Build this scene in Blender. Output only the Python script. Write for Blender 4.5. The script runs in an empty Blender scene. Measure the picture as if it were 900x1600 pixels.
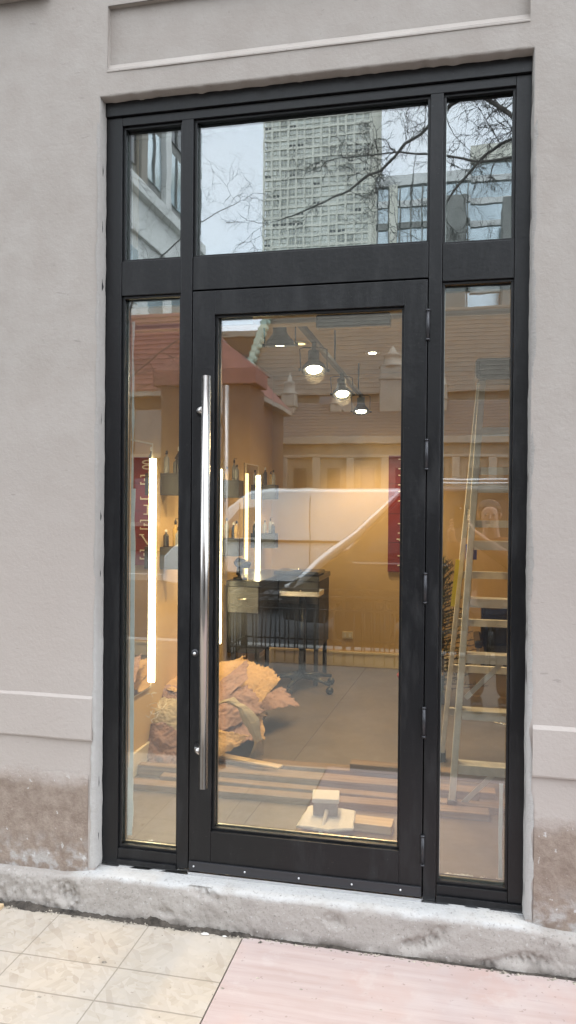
import bpy, math, random
from math import radians as R_, sin, cos, pi
from mathutils import Vector, Matrix, noise
S = bpy.context.scene
C = S.collection
rnd = random.Random(7)

# ------------------------------------------------------------------ camera
cam = bpy.data.cameras.new('camera'); camo = bpy.data.objects.new('camera', cam); C.objects.link(camo)
yaw, pitch, roll = R_(-12.338), R_(-0.475), R_(0.496)
fw = Vector((sin(yaw)*cos(pitch), cos(yaw)*cos(pitch), sin(pitch)))
r0 = Vector((cos(yaw), -sin(yaw), 0)); u0 = r0.cross(fw)
rr = r0*cos(roll)+u0*sin(roll); uu = u0*cos(roll)-r0*sin(roll)
M = Matrix((rr, uu, -fw)).transposed().to_4x4(); M.translation = Vector((1.305, -2.691, 1.36))
camo.matrix_world = M
cam.sensor_fit = 'HORIZONTAL'; cam.sensor_width = 36; cam.lens = 48
cam.clip_start = 0.05; cam.clip_end = 3000
S.camera = camo

# ------------------------------------------------------------------ sky, sun, exposure
SUN_EL, SUN_AZ = 60, 100          # high, behind thick cloud
w = bpy.data.worlds.new('World'); S.world = w; w.use_nodes = True
nt = w.node_tree; nt.nodes.clear()
sky = nt.nodes.new('ShaderNodeTexSky'); sky.sky_type = 'NISHITA'; sky.sun_disc = False
sky.sun_elevation = R_(SUN_EL); sky.sun_rotation = R_(SUN_AZ-180+180)
sky.air_density = 1.0; sky.dust_density = 3.0; sky.ozone_density = 1.0
hs = nt.nodes.new('ShaderNodeHueSaturation'); hs.inputs['Saturation'].default_value = 0.30
tc = nt.nodes.new('ShaderNodeTexCoord')
cl = nt.nodes.new('ShaderNodeTexNoise'); cl.inputs['Scale'].default_value = 2.2; cl.inputs['Detail'].default_value = 5
cr = nt.nodes.new('ShaderNodeValToRGB')
cr.color_ramp.elements[0].position = .35; cr.color_ramp.elements[0].color = (.80,.85,.92,1)
cr.color_ramp.elements[1].position = .65; cr.color_ramp.elements[1].color = (1,1,1,1)
mx = nt.nodes.new('ShaderNodeMix'); mx.data_type = 'RGBA'; mx.inputs['Factor'].default_value = .75
mx.inputs[7].default_value = (15.8,16.5,17.3,1)      # overcast veil over the clear sky
ml = nt.nodes.new('ShaderNodeMix'); ml.data_type = 'RGBA'; ml.blend_type = 'MULTIPLY'; ml.inputs['Factor'].default_value = 1
bg = nt.nodes.new('ShaderNodeBackground'); bg.inputs['Strength'].default_value = 0.15
wo = nt.nodes.new('ShaderNodeOutputWorld')
L = nt.links.new
L(tc.outputs['Generated'], cl.inputs['Vector']); L(cl.outputs['Fac'], cr.inputs['Fac'])
L(sky.outputs[0], hs.inputs['Color']); L(hs.outputs[0], mx.inputs[6]); L(mx.outputs[2], ml.inputs[6]); L(cr.outputs[0], ml.inputs[7])
L(ml.outputs[2], bg.inputs['Color']); L(bg.outputs[0], wo.inputs['Surface'])
sd = bpy.data.lights.new('sun', 'SUN'); so = bpy.data.objects.new('sun', sd); C.objects.link(so)
sd.energy = .6; sd.angle = R_(28); sd.color = (1, .97, .93)
sv = Vector((sin(R_(SUN_AZ))*cos(R_(SUN_EL)), cos(R_(SUN_AZ))*cos(R_(SUN_EL)), sin(R_(SUN_EL))))   # towards the sun (azimuth from +y)
so.rotation_euler = (-sv).to_track_quat('-Z', 'Y').to_euler(); so.location = (0, -20, 60)
sky.sun_rotation = R_(SUN_AZ)
S.view_settings.view_transform = 'Standard'; S.view_settings.look = 'None'
S.view_settings.exposure = 0.74; S.view_settings.gamma = 1; S.view_settings.use_curve_mapping = False
try:
    S.cycles.max_bounces = 10; S.cycles.transparent_max_bounces = 24; S.cycles.glossy_bounces = 5; S.cycles.sample_clamp_indirect = 6
    S.cycles.caustics_reflective = False; S.cycles.caustics_refractive = False
except Exception: pass

# ------------------------------------------------------------------ materials
def mat(name, col, rough=.6, metal=0, bump=0, bscale=30, var=0, vscale=5, spec=.5, coat=0, stretch=None, detail=6):
    m = bpy.data.materials.new(name); m.use_nodes = True; n = m.node_tree; b = n.nodes['Principled BSDF']
    b.inputs['Base Color'].default_value = (*col, 1); b.inputs['Roughness'].default_value = rough
    b.inputs['Metallic'].default_value = metal; b.inputs['Specular IOR Level'].default_value = spec
    if coat: b.inputs['Coat Weight'].default_value = coat
    if bump or var:
        t = n.nodes.new('ShaderNodeTexCoord'); mp = n.nodes.new('ShaderNodeMapping')
        if stretch: mp.inputs['Scale'].default_value = stretch
        n.links.new(t.outputs['Object'], mp.inputs['Vector'])
    if var:
        x = n.nodes.new('ShaderNodeTexNoise'); x.inputs['Scale'].default_value = vscale; x.inputs['Detail'].default_value = detail
        n.links.new(mp.outputs[0], x.inputs['Vector'])
        r = n.nodes.new('ShaderNodeValToRGB'); r.color_ramp.elements[0].position = .3; r.color_ramp.elements[1].position = .7
        r.color_ramp.elements[0].color = (*[c*(1-var) for c in col], 1); r.color_ramp.elements[1].color = (*[min(1, c*(1+var)) for c in col], 1)
        n.links.new(x.outputs['Fac'], r.inputs['Fac']); n.links.new(r.outputs[0], b.inputs['Base Color'])
    if bump:
        x = n.nodes.new('ShaderNodeTexNoise'); x.inputs['Scale'].default_value = bscale; x.inputs['Detail'].default_value = 8
        n.links.new(mp.outputs[0], x.inputs['Vector'])
        bp = n.nodes.new('ShaderNodeBump'); bp.inputs['Strength'].default_value = bump; bp.inputs['Distance'].default_value = .01
        n.links.new(x.outputs['Fac'], bp.inputs['Height']); n.links.new(bp.outputs[0], b.inputs['Normal'])
    return m
def nodes(m): return m.node_tree, m.node_tree.nodes['Principled BSDF']
def N(n, t, **k):
    x = n.nodes.new(t)
    for a, v in k.items():
        if a.startswith('i_'):
            x.inputs[a[2:].replace('_', ' ')].default_value = v
        else: setattr(x, a, v)
    return x
def ramp(n, src, p0, p1, c0=(0,0,0,1), c1=(1,1,1,1)):
    r = n.nodes.new('ShaderNodeValToRGB'); r.color_ramp.elements[0].position = p0; r.color_ramp.elements[1].position = p1
    r.color_ramp.elements[0].color = c0; r.color_ramp.elements[1].color = c1; n.links.new(src, r.inputs['Fac']); return r.outputs[0]
def mixc(n, f, a, b, mode='MIX'):
    x = n.nodes.new('ShaderNodeMix'); x.data_type = 'RGBA'; x.blend_type = mode
    for s, i in ((f, 0), (a, 6), (b, 7)):
        if isinstance(s, (int, float)): x.inputs[i].default_value = s
        elif isinstance(s, tuple): x.inputs[i].default_value = s
        else: n.links.new(s, x.inputs[i])
    return x.outputs[2]
def math_(n, op, a, b=0.0):
    x = n.nodes.new('ShaderNodeMath'); x.operation = op
    for i, s in enumerate((a, b)):
        if isinstance(s, (int, float)): x.inputs[i].default_value = s
        else: n.links.new(s, x.inputs[i])
    return x.outputs[0]
def noise_(n, vec, sc, det=6, rough=.55):
    x = n.nodes.new('ShaderNodeTexNoise'); x.inputs['Scale'].default_value = sc; x.inputs['Detail'].default_value = det
    x.inputs['Roughness'].default_value = rough; n.links.new(vec, x.inputs['Vector']); return x.outputs['Fac']
def emis(name, col, s):
    m = bpy.data.materials.new(name); m.use_nodes = True; n, b = nodes(m)
    b.inputs['Base Color'].default_value = (.8,.8,.75,1)
    b.inputs['Emission Color'].default_value = (*col, 1); b.inputs['Emission Strength'].default_value = s; return m

# stucco of the facade: painted warm grey, scuffed, white plaster splashes, brown unpainted render near the ground
def stucco():
    m = mat('painted_stucco', (.46,.43,.405), .85); n, b = nodes(m)
    t = N(n, 'ShaderNodeTexCoord'); v = t.outputs['Object']; sp = N(n, 'ShaderNodeSeparateXYZ'); n.links.new(v, sp.inputs[0])
    z = sp.outputs['Z']; x = sp.outputs['X']
    big = noise_(n, v, 1.3, 4); med = noise_(n, v, 9, 8, .6); fine = noise_(n, v, 90, 6)
    base = mixc(n, big, (.325,.288,.258,1), (.375,.335,.302,1))
    base = mixc(n, ramp(n, med, .35, .8), base, (.40,.365,.335,1))
    # speckle of pits
    base = mixc(n, math_(n, 'MULTIPLY', ramp(n, noise_(n, v, 60, 3), .70, .74), .35), base, (.18,.165,.15,1))
    # paler cement wash lower down
    zz = math_(n, 'ADD', z, math_(n, 'MULTIPLY', math_(n, 'SUBTRACT', med, .5), .25))
    low = ramp(n, math_(n, 'MULTIPLY', zz, .5), .22, .52, (1,1,1,1), (0,0,0,1))
    base = mixc(n, math_(n, 'MULTIPLY', low, .55), base, (.40,.385,.372,1))
    # white plaster splashes between knee and shoulder height
    v2 = N(n, 'ShaderNodeMapping'); n.links.new(v, v2.inputs['Vector']); v2.inputs['Scale'].default_value = (1, 1, .7); v2.inputs['Location'].default_value = (3.1, 0, 1.7)
    sw = math_(n, 'MULTIPLY', ramp(n, noise_(n, v2.outputs[0], 11, 5, .5), .66, .72), ramp(n, math_(n, 'MULTIPLY', z, .5), .50, .60, (1,1,1,1), (0,0,0,1)))
    base = mixc(n, math_(n, 'MULTIPLY', sw, .6), base, (.50,.49,.48,1))
    ax = math_(n, 'ABSOLUTE', math_(n, 'SUBTRACT', x, .7715))
    near = ramp(n, math_(n, 'ADD', ax, math_(n, 'MULTIPLY', math_(n, 'SUBTRACT', noise_(n, v, 7, 6), .5), .25)), .80, .95, (1,1,1,1), (0,0,0,1))
    zlow = ramp(n, math_(n, 'MULTIPLY', math_(n, 'ADD', z, math_(n, 'MULTIPLY', big, .3)), .5), .45, .68, (1,1,1,1), (0,0,0,1))
    base = mixc(n, math_(n, 'MULTIPLY', math_(n, 'MULTIPLY', near, zlow), math_(n, 'ADD', .35, math_(n, 'MULTIPLY', med, .6))), base, (.47,.455,.44,1))
    pk = ramp(n, math_(n, 'MULTIPLY', z, .5), .55, .95, (1,1,1,1), (0,0,0,1))
    base = mixc(n, math_(n, 'MULTIPLY', pk, .8), base, mixc(n, big, (.385,.337,.307,1), (.425,.372,.338,1)))
    # hairline nicks and trowel marks
    mk = N(n, 'ShaderNodeMapping'); mk.inputs['Scale'].default_value = (6, 6, 30); n.links.new(v, mk.inputs['Vector'])
    nk = math_(n, 'MULTIPLY', ramp(n, noise_(n, mk.outputs[0], 1.6, 3, .5), .73, .75), .4)
    base = mixc(n, nk, base, (.20,.185,.17,1))
    # brown rough render below
    zz2 = math_(n, 'ADD', z, math_(n, 'MULTIPLY', math_(n, 'SUBTRACT', noise_(n, v, 10, 8, .65), .5), .12))
    br = ramp(n, zz2, .29, .36, (1,1,1,1), (0,0,0,1))
    inner = math_(n, 'MULTIPLY', math_(n, 'LESS_THAN', x, -.028), 1.0)
    inner2 = math_(n, 'GREATER_THAN', x, 1.565)
    side = math_(n, 'ADD', inner, inner2)
    br = math_(n, 'MULTIPLY', br, side)
    brc = mixc(n, ramp(n, noise_(n, v, 26, 10, .7), .3, .7), (.20,.148,.118,1), (.335,.272,.225,1))
    grime = ramp(n, z, 0.0, .13, (1,1,1,1), (0,0,0,1))
    brc = mixc(n, math_(n, 'MULTIPLY', grime, ramp(n, noise_(n, v, 20, 6), .45, .6)), brc, (.42,.40,.385,1))
    spl = ramp(n, noise_(n, v, 34, 4, .5), .66, .69)
    brc = mixc(n, math_(n, 'MULTIPLY', spl, .7), brc, (.56,.55,.54,1))
    n.links.new(mixc(n, br, base, brc), b.inputs['Base Color'])
    h = math_(n, 'ADD', math_(n, 'MULTIPLY', med, .35), math_(n, 'MULTIPLY', fine, .22))
    h = math_(n, 'ADD', h, math_(n, 'MULTIPLY', math_(n, 'MULTIPLY', br, noise_(n, v, 45, 10, .75)), 1.0))
    bp = N(n, 'ShaderNodeBump'); bp.inputs['Strength'].default_value = .55; bp.inputs['Distance'].default_value = .012
    n.links.new(h, bp.inputs['Height']); n.links.new(bp.outputs[0], b.inputs['Normal'])
    return m
def ledge_mat():
    m = mat('rough_concrete', (.4,.38,.36), .9); n, b = nodes(m)
    t = N(n, 'ShaderNodeTexCoord'); v = t.outputs['Object']; sp = N(n, 'ShaderNodeSeparateXYZ'); n.links.new(v, sp.inputs[0])
    a = noise_(n, v, 12, 12, .7); c = noise_(n, v, 4, 5); f = noise_(n, v, 70, 8, .7)
    base = mixc(n, ramp(n, a, .3, .68), (.285,.258,.235,1), (.38,.352,.325,1))
    base = mixc(n, math_(n, 'MULTIPLY', ramp(n, c, .42, .6), .6), base, (.38,.35,.32,1))
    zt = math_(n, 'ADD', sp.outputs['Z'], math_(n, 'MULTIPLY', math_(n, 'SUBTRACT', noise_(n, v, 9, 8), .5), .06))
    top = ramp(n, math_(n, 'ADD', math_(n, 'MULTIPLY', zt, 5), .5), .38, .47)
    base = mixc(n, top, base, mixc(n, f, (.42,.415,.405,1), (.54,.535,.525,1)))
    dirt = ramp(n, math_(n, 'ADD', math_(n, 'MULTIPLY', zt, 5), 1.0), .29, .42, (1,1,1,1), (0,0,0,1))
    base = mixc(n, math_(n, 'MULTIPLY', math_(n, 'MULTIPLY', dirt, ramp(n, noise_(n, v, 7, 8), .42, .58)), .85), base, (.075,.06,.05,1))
    sp_ = ramp(n, noise_(n, v, 110, 4, .6), .30, .42)
    base = mixc(n, math_(n, 'MULTIPLY', math_(n, 'SUBTRACT', 1.0, sp_), .55), base, (.14,.125,.11,1))
    base = mixc(n, math_(n, 'MULTIPLY', ramp(n, noise_(n, v, 80, 5, .6), .62, .70), .5), base, (.55,.54,.53,1))
    n.links.new(base, b.inputs['Base Color'])
    h = math_(n, 'ADD', a, math_(n, 'MULTIPLY', f, .9))
    bp = N(n, 'ShaderNodeBump'); bp.inputs['Strength'].default_value = .5; bp.inputs['Distance'].default_value = .010
    n.links.new(h, bp.inputs['Height']); n.links.new(bp.outputs[0], b.inputs['Normal'])
    return m
def osb_mat():
    m = mat('strand_board', (.6,.5,.37), .75); n, b = nodes(m)
    t = N(n, 'ShaderNodeTexCoord'); v = t.outputs['Object']; sp = N(n, 'ShaderNodeSeparateXYZ'); n.links.new(v, sp.inputs[0])
    def strands(rot, sc, off):
        wv = N(n, 'ShaderNodeMapping'); wv.inputs['Rotation'].default_value = (0,0,rot); wv.inputs['Location'].default_value = (off,off,0); n.links.new(v, wv.inputs['Vector'])
        w2 = N(n, 'ShaderNodeMapping'); w2.inputs['Scale'].default_value = (1,.30,1); n.links.new(wv.outputs[0], w2.inputs['Vector'])
        vo = N(n, 'ShaderNodeTexVoronoi'); vo.inputs['Scale'].default_value = sc; n.links.new(w2.outputs[0], vo.inputs['Vector'])
        sp2 = N(n, 'ShaderNodeSeparateColor'); n.links.new(vo.outputs['Color'], sp2.inputs[0]); return sp2
    s1 = strands(.5, 55, 0); s2 = strands(-.6, 48, 3.3); s3 = strands(1.7, 60, 7.7)
    pick = math_(n, 'GREATER_THAN', s3.outputs[2], .5)
    k1 = mixc(n, s1.outputs[0], (.395,.34,.275,1), (.46,.40,.33,1)); k2 = mixc(n, s2.outputs[0], (.405,.35,.29,1), (.465,.41,.345,1))
    sp2 = s1
    base = mixc(n, pick, k1, k2)
    base = mixc(n, math_(n, 'MULTIPLY', math_(n, 'GREATER_THAN', s2.outputs[1], .95), .3), base, (.27,.21,.155,1))
    base = mixc(n, math_(n, 'MULTIPLY', ramp(n, noise_(n, v, 5, 6), .45, .7), .6), base, (.48,.435,.385,1))
    base = mixc(n, math_(n, 'MULTIPLY', ramp(n, noise_(n, v, 38, 2), .72, .75), .6), base, (.24,.2,.17,1))
    # printed nailing lines
    x = sp.outputs['X']; y = sp.outputs['Y']
    lines = None
    wob = math_(n, 'MULTIPLY', math_(n, 'SUBTRACT', noise_(n, v, 30, 2), .5), .004)
    for src, L_ in ((x, (-.795,-.45,-.105,.245)), (y, (-.375,-.545,-.70,-1.05,-1.4))):
        for p in L_:
            d = math_(n, 'ABSOLUTE', math_(n, 'SUBTRACT', math_(n, 'ADD', src, wob), p))
            l = math_(n, 'LESS_THAN', d, .0022 if src is x else .003)
            lines = l if lines is None else math_(n, 'MAXIMUM', lines, l)
    base = mixc(n, math_(n, 'MULTIPLY', lines, .75), base, (.22,.19,.15,1))
    n.links.new(base, b.inputs['Base Color'])
    bp = N(n, 'ShaderNodeBump'); bp.inputs['Strength'].default_value = .35; bp.inputs['Distance'].default_value = .004
    n.links.new(sp2.outputs[2], bp.inputs['Height']); n.links.new(bp.outputs[0], b.inputs['Normal'])
    return m
def pink_ply():
    m = mat('pink_plywood', (.6,.42,.37), .8); n, b = nodes(m)
    t = N(n, 'ShaderNodeTexCoord'); v = t.outputs['Object']
    mp = N(n, 'ShaderNodeMapping'); mp.inputs['Scale'].default_value = (.5, 7, 1); n.links.new(v, mp.inputs['Vector'])
    base = mixc(n, ramp(n, noise_(n, mp.outputs[0], 5, 9, .6), .3, .7), (.40,.305,.28,1), (.47,.385,.365,1))
    base = mixc(n, math_(n, 'MULTIPLY', ramp(n, noise_(n, v, 2.2, 4), .45, .65), .6), base, (.48,.42,.405,1))
    base = mixc(n, math_(n, 'MULTIPLY', ramp(n, noise_(n, v, 2.3, 4), .50, .68), .75), base, (.45,.30,.255,1))
    base = mixc(n, math_(n, 'MULTIPLY', ramp(n, noise_(n, v, 45, 2), .70, .73), .6), base, (.26,.2,.18,1))
    gr = N(n, 'ShaderNodeMapping'); gr.inputs['Scale'].default_value = (1.2, 26, 1); n.links.new(v, gr.inputs['Vector'])
    base = mixc(n, math_(n, 'MULTIPLY', ramp(n, noise_(n, gr.outputs[0], 3, 5, .6), .60, .68), .35), base, (.36,.27,.245,1))
    base = mixc(n, math_(n, 'MULTIPLY', ramp(n, noise_(n, v, 9, 9, .7), .56, .66), .4), base, (.50,.44,.42,1))
    n.links.new(base, b.inputs['Base Color'])
    bp = N(n, 'ShaderNodeBump'); bp.inputs['Strength'].default_value = .2; bp.inputs['Distance'].default_value = .004
    n.links.new(noise_(n, mp.outputs[0], 30, 6), bp.inputs['Height']); n.links.new(bp.outputs[0], b.inputs['Normal'])
    return m
def glass(name, refl, wav=.00007, tint=(.93,.96,.94)):
    m = bpy.data.materials.new(name); m.use_nodes = True; n = m.node_tree; n.nodes.clear()
    o = N(n, 'ShaderNodeOutputMaterial'); g = N(n, 'ShaderNodeBsdfGlossy'); g.inputs['Roughness'].default_value = 0.0; g.inputs['Color'].default_value = (.95,.98,1,1)
    tr = N(n, 'ShaderNodeBsdfTransparent'); tr.inputs['Color'].default_value = (*tint, 1)
    lw = N(n, 'ShaderNodeLayerWeight'); lw.inputs['Blend'].default_value = .25
    f = math_(n, 'ADD', math_(n, 'MULTIPLY', lw.outputs['Fresnel'], .35), refl)
    mx = N(n, 'ShaderNodeMixShader'); n.links.new(f, mx.inputs[0]); n.links.new(tr.outputs[0], mx.inputs[1]); n.links.new(g.outputs[0], mx.inputs[2])
    t = N(n, 'ShaderNodeTexCoord'); x = noise_(n, t.outputs['Object'], 7, 2)
    bp = N(n, 'ShaderNodeBump'); bp.inputs['Strength'].default_value = 1; bp.inputs['Distance'].default_value = wav
    n.links.new(x, bp.inputs['Height']); n.links.new(bp.outputs[0], g.inputs['Normal'])
    # faint dust film
    df = N(n, 'ShaderNodeBsdfDiffuse'); df.inputs['Color'].default_value = (.7,.7,.68,1)
    mp = N(n, 'ShaderNodeMapping'); mp.inputs['Scale'].default_value = (1,1,.5); n.links.new(t.outputs['Object'], mp.inputs['Vector'])
    d = math_(n, 'MULTIPLY', ramp(n, noise_(n, mp.outputs[0], 6, 8, .7), .45, .8), .016)
    m2 = N(n, 'ShaderNodeMixShader'); n.links.new(math_(n, 'ADD', d, .003), m2.inputs[0]); n.links.new(mx.outputs[0], m2.inputs[1]); n.links.new(df.outputs[0], m2.inputs[2])
    n.links.new(m2.outputs[0], o.inputs['Surface']); return m

MT = {}
MT['stucco'] = stucco(); MT['ledge'] = ledge_mat(); MT['osb'] = osb_mat(); MT['ply'] = pink_ply()
MT['glass'] = glass('window_glass', .145)
MT['frame'] = mat('black_painted_aluminium', (.0085,.0088,.0105), .42, .0, .08, 60, .5, 9, spec=.38)
def dusty(m):
    n, b = nodes(m); t = N(n, 'ShaderNodeTexCoord'); v = t.outputs['Object']
    mp = N(n, 'ShaderNodeMapping'); mp.inputs['Scale'].default_value = (5, 5, 1.2); n.links.new(v, mp.inputs['Vector'])
    k = math_(n, 'MULTIPLY', ramp(n, noise_(n, mp.outputs[0], 2.2, 9, .72), .50, .72), .55)
    sp = ramp(n, noise_(n, v, 130, 3), .70, .74)
    base = mixc(n, k, (.0080,.0082,.0095,1), (.030,.030,.031,1)); base = mixc(n, math_(n, 'MULTIPLY', sp, .35), base, (.09,.088,.085,1))
    n.links.new(base, b.inputs['Base Color'])
    n.links.new(math_(n, 'ADD', math_(n, 'MULTIPLY', k, .4), .34), b.inputs['Roughness'])
dusty(MT['frame'])
MT['frame_dark'] = mat('black_rubber_gasket', (.01,.01,.011), .7)
MT['steel'] = mat('polished_steel', (.50,.47,.45), .2, 1)
MT['alu'] = mat('brushed_aluminium', (.66,.65,.62), .45, .15, .05, 80, .12, 20)
MT['alu_trim'] = mat('mill_aluminium', (.7,.7,.7), .3, 1)
MT['hinge'] = mat('dark_hinge', (.05,.05,.055), .35, .5)
MT['sealant'] = mat('grey_cement_patch', (.60,.59,.58), .9, 0, .6, 30, .2, 14)
MT['yellow_wall'] = mat('cream_wall_paint', (.60,.43,.215), .75, 0, .1, 40, .04, 3)
MT['ceiling'] = mat('ceiling_paint', (.44,.35,.235), .8, 0, .15, 30, .04, 3)
MT['base'] = mat('baseboard_paint', (.72,.64,.47), .5)
MT['dark_board'] = mat('transom_backing', (.10,.12,.12), .8)
MT['mirror'] = mat('mirror_silver', (.86,.86,.84), .01, 1)
MT['black'] = mat('black_lacquer', (.02,.02,.022), .25)
MT['blackmatt'] = mat('black_laminate', (.013,.012,.012), .5, 0, 0, 1, .3, 20)
MT['greylam'] = mat('grey_laminate', (.11,.11,.115), .35, 0, 0, 1, .2, 8)
MT['led'] = emis('led_tube', (1,.82,.50), 11)
MT['led_dim'] = emis('led_tube_dim', (1,.68,.26), 2.6)
MT['bulb'] = emis('lamp_bulb', (1,.86,.62), 40)
MT['darkmetal'] = mat('dark_lamp_metal', (.03,.028,.026), .4, .6)
MT['red'] = mat('dark_red_board', (.20,.022,.025), .5, 0, .05, 40, .1, 8)
MT['cream'] = mat('cream_letter_paint', (.82,.78,.66), .6)
MT['orange'] = mat('orange_red_plastic', (.42,.07,.045), .45)
MT['white'] = mat('white_paint', (.78,.77,.74), .5, 0, .1, 40, .05, 10)
MT['plaster'] = mat('white_plaster', (.72,.70,.66), .85, 0, .5, 40, .08, 12)
MT['greyplastic'] = mat('grey_plastic', (.27,.27,.265), .5, 0, 0, 1, .15, 30)
MT['pine'] = mat('raw_pine', (.55,.41,.25), .7, 0, .2, 30, .18, 6, stretch=(.7,12,12))
MT['oldpine'] = mat('dusty_pine', (.22,.15,.095), .75, 0, .3, 30, .30, 6, stretch=(.6,14,14))
MT['kraft'] = mat('kraft_paper', (.52,.345,.175), .85, 0, .5, 26, .15, 8)
MT['rosin'] = mat('pink_rosin_paper', (.36,.235,.21), .85, 0, .5, 26, .18, 8)
MT['redpaper'] = mat('red_brown_paper', (.36,.12,.09), .85, 0, .5, 26, .2, 8)
MT['palepaper'] = mat('pale_paper', (.48,.41,.30), .85, 0, .5, 26, .12, 8)
MT['jointdark'] = mat('floor_joint_filler', (.07,.055,.045), .9)
MT['needle'] = mat('fir_needles', (.035,.06,.03), .7, 0, 0, 1, .4, 30)
MT['bark'] = mat('tree_bark', (.11,.095,.085), .9, 0, .6, 30, .3, 12)
MT['iron'] = mat('wrought_iron', (.018,.018,.018), .5)
MT['chrome'] = mat('chrome', (.75,.74,.72), .08, 1)
MT['tape'] = mat('blue_tape', (.03,.10,.42), .6)
MT['ylabel'] = mat('yellow_sticker', (.75,.62,.06), .5)
MT['amber'] = mat('amber_bottle', (.55,.36,.12), .2)
def floor_mat():
    m = mat('stained_concrete_floor', (.2,.17,.145), .42); n, b = nodes(m)
    t = N(n, 'ShaderNodeTexCoord'); v = t.outputs['Object']
    base = mixc(n, ramp(n, noise_(n, v, 3, 9, .6), .3, .7), (.10,.078,.062,1), (.155,.125,.102,1))
    base = mixc(n, math_(n, 'MULTIPLY', ramp(n, noise_(n, v, 17, 8, .7), .5, .75), .5), base, (.20,.175,.15,1))
    n.links.new(base, b.inputs['Base Color'])
    bp = N(n, 'ShaderNodeBump'); bp.inputs['Strength'].default_value = .1; n.links.new(noise_(n, v, 30, 8), bp.inputs['Height']); n.links.new(bp.outputs[0], b.inputs['Normal'])
    return m
MT['floor'] = floor_mat()
MT['pavement'] = mat('concrete_pavement', (.12,.115,.105), .9, 0, .4, 30, .15, 3)
MT['asphalt'] = mat('asphalt', (.055,.055,.057), .85, 0, .5, 120, .2, 4)
MT['kerb'] = mat('kerb_concrete', (.35,.34,.32), .9, 0, .4, 40, .15, 6)
MT['soil'] = mat('planter_soil', (.07,.05,.035), 1, 0, .8, 40, .4, 12)
MT['limestone'] = mat('church_limestone', (.25,.225,.18), .85, 0, .5, 12, .22, 3)
MT['limestone2'] = mat('church_limestone_trim', (.34,.31,.26), .8, 0, .3, 12, .12, 3)
MT['redroof'] = mat('red_roof_tiles', (.22,.095,.08), .8, 0, .3, 20, .2, 5)
MT['slate'] = mat('slate_roof', (.12,.10,.085), .7, 0, .3, 20, .2, 5)
MT['paleslate'] = mat('pale_slate_roof', (.20,.17,.135), .7, 0, .3, 20, .15, 2)
MT['copper'] = mat('weathered_copper', (.33,.42,.35), .8, 0, .4, 8, .2, 2)
MT['brown'] = mat('brownstone', (.10,.065,.048), .85, 0, .4, 14, .2, 4)
MT['darkglass'] = mat('dark_window_glass', (.05,.055,.06), .08, 0, spec=1)
MT['towerconc'] = mat('tower_concrete', (.80,.79,.68), .85, 0, 0, 1, .08, .1)
MT['towerglass'] = mat('tower_glass', (.56,.58,.53), .4, .85, 0, 1, .45, .25, detail=2)
MT['blueglass'] = mat('blue_curtain_glass', (.58,.66,.69), .15, .85, 0, 1, .15, .15)
MT['whitefac'] = mat('white_cladding', (.75,.76,.73), .7, 0, 0, 1, .06, .6)
MT['greyfac'] = mat('grey_facade', (.26,.26,.24), .7, 0, 0, 1, .15, .6)
MT['vanwhite'] = mat('white_car_paint', (.74,.74,.73), .25, 0, coat=.6)
MT['cardark'] = mat('dark_car_paint', (.03,.028,.027), .3, .3, coat=.6)
MT['silver'] = mat('silver_trim', (.7,.7,.7), .25, .7)
MT['tyre'] = mat('tyre_rubber', (.02,.02,.02), .85)
MT['headlight'] = mat('headlight_lens', (.7,.7,.68), .1)

def patch_mat():
    m = mat('grey_cement_patch', (.5,.48,.46), .9); n, b = nodes(m)
    t = N(n, 'ShaderNodeTexCoord'); v = t.outputs['Object']; sp = N(n, 'ShaderNodeSeparateXYZ'); n.links.new(v, sp.inputs[0])
    zz = math_(n, 'ADD', sp.outputs['Z'], math_(n, 'MULTIPLY', math_(n, 'SUBTRACT', noise_(n, v, 9, 8), .5), .5))
    k = ramp(n, math_(n, 'MULTIPLY', zz, .4), .30, .42, (1,1,1,1), (0,0,0,1))
    a = mixc(n, noise_(n, v, 30, 6), (.32,.30,.28,1), (.36,.34,.32,1)); c = mixc(n, noise_(n, v, 25, 8), (.37,.355,.34,1), (.45,.44,.425,1))
    n.links.new(mixc(n, k, a, c), b.inputs['Base Color'])
    bp = N(n, 'ShaderNodeBump'); bp.inputs['Strength'].default_value = .6; bp.inputs['Distance'].default_value = .01
    n.links.new(noise_(n, v, 50, 8, .7), bp.inputs['Height']); n.links.new(bp.outputs[0], b.inputs['Normal']); return m
MT['patch'] = patch_mat()
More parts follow.
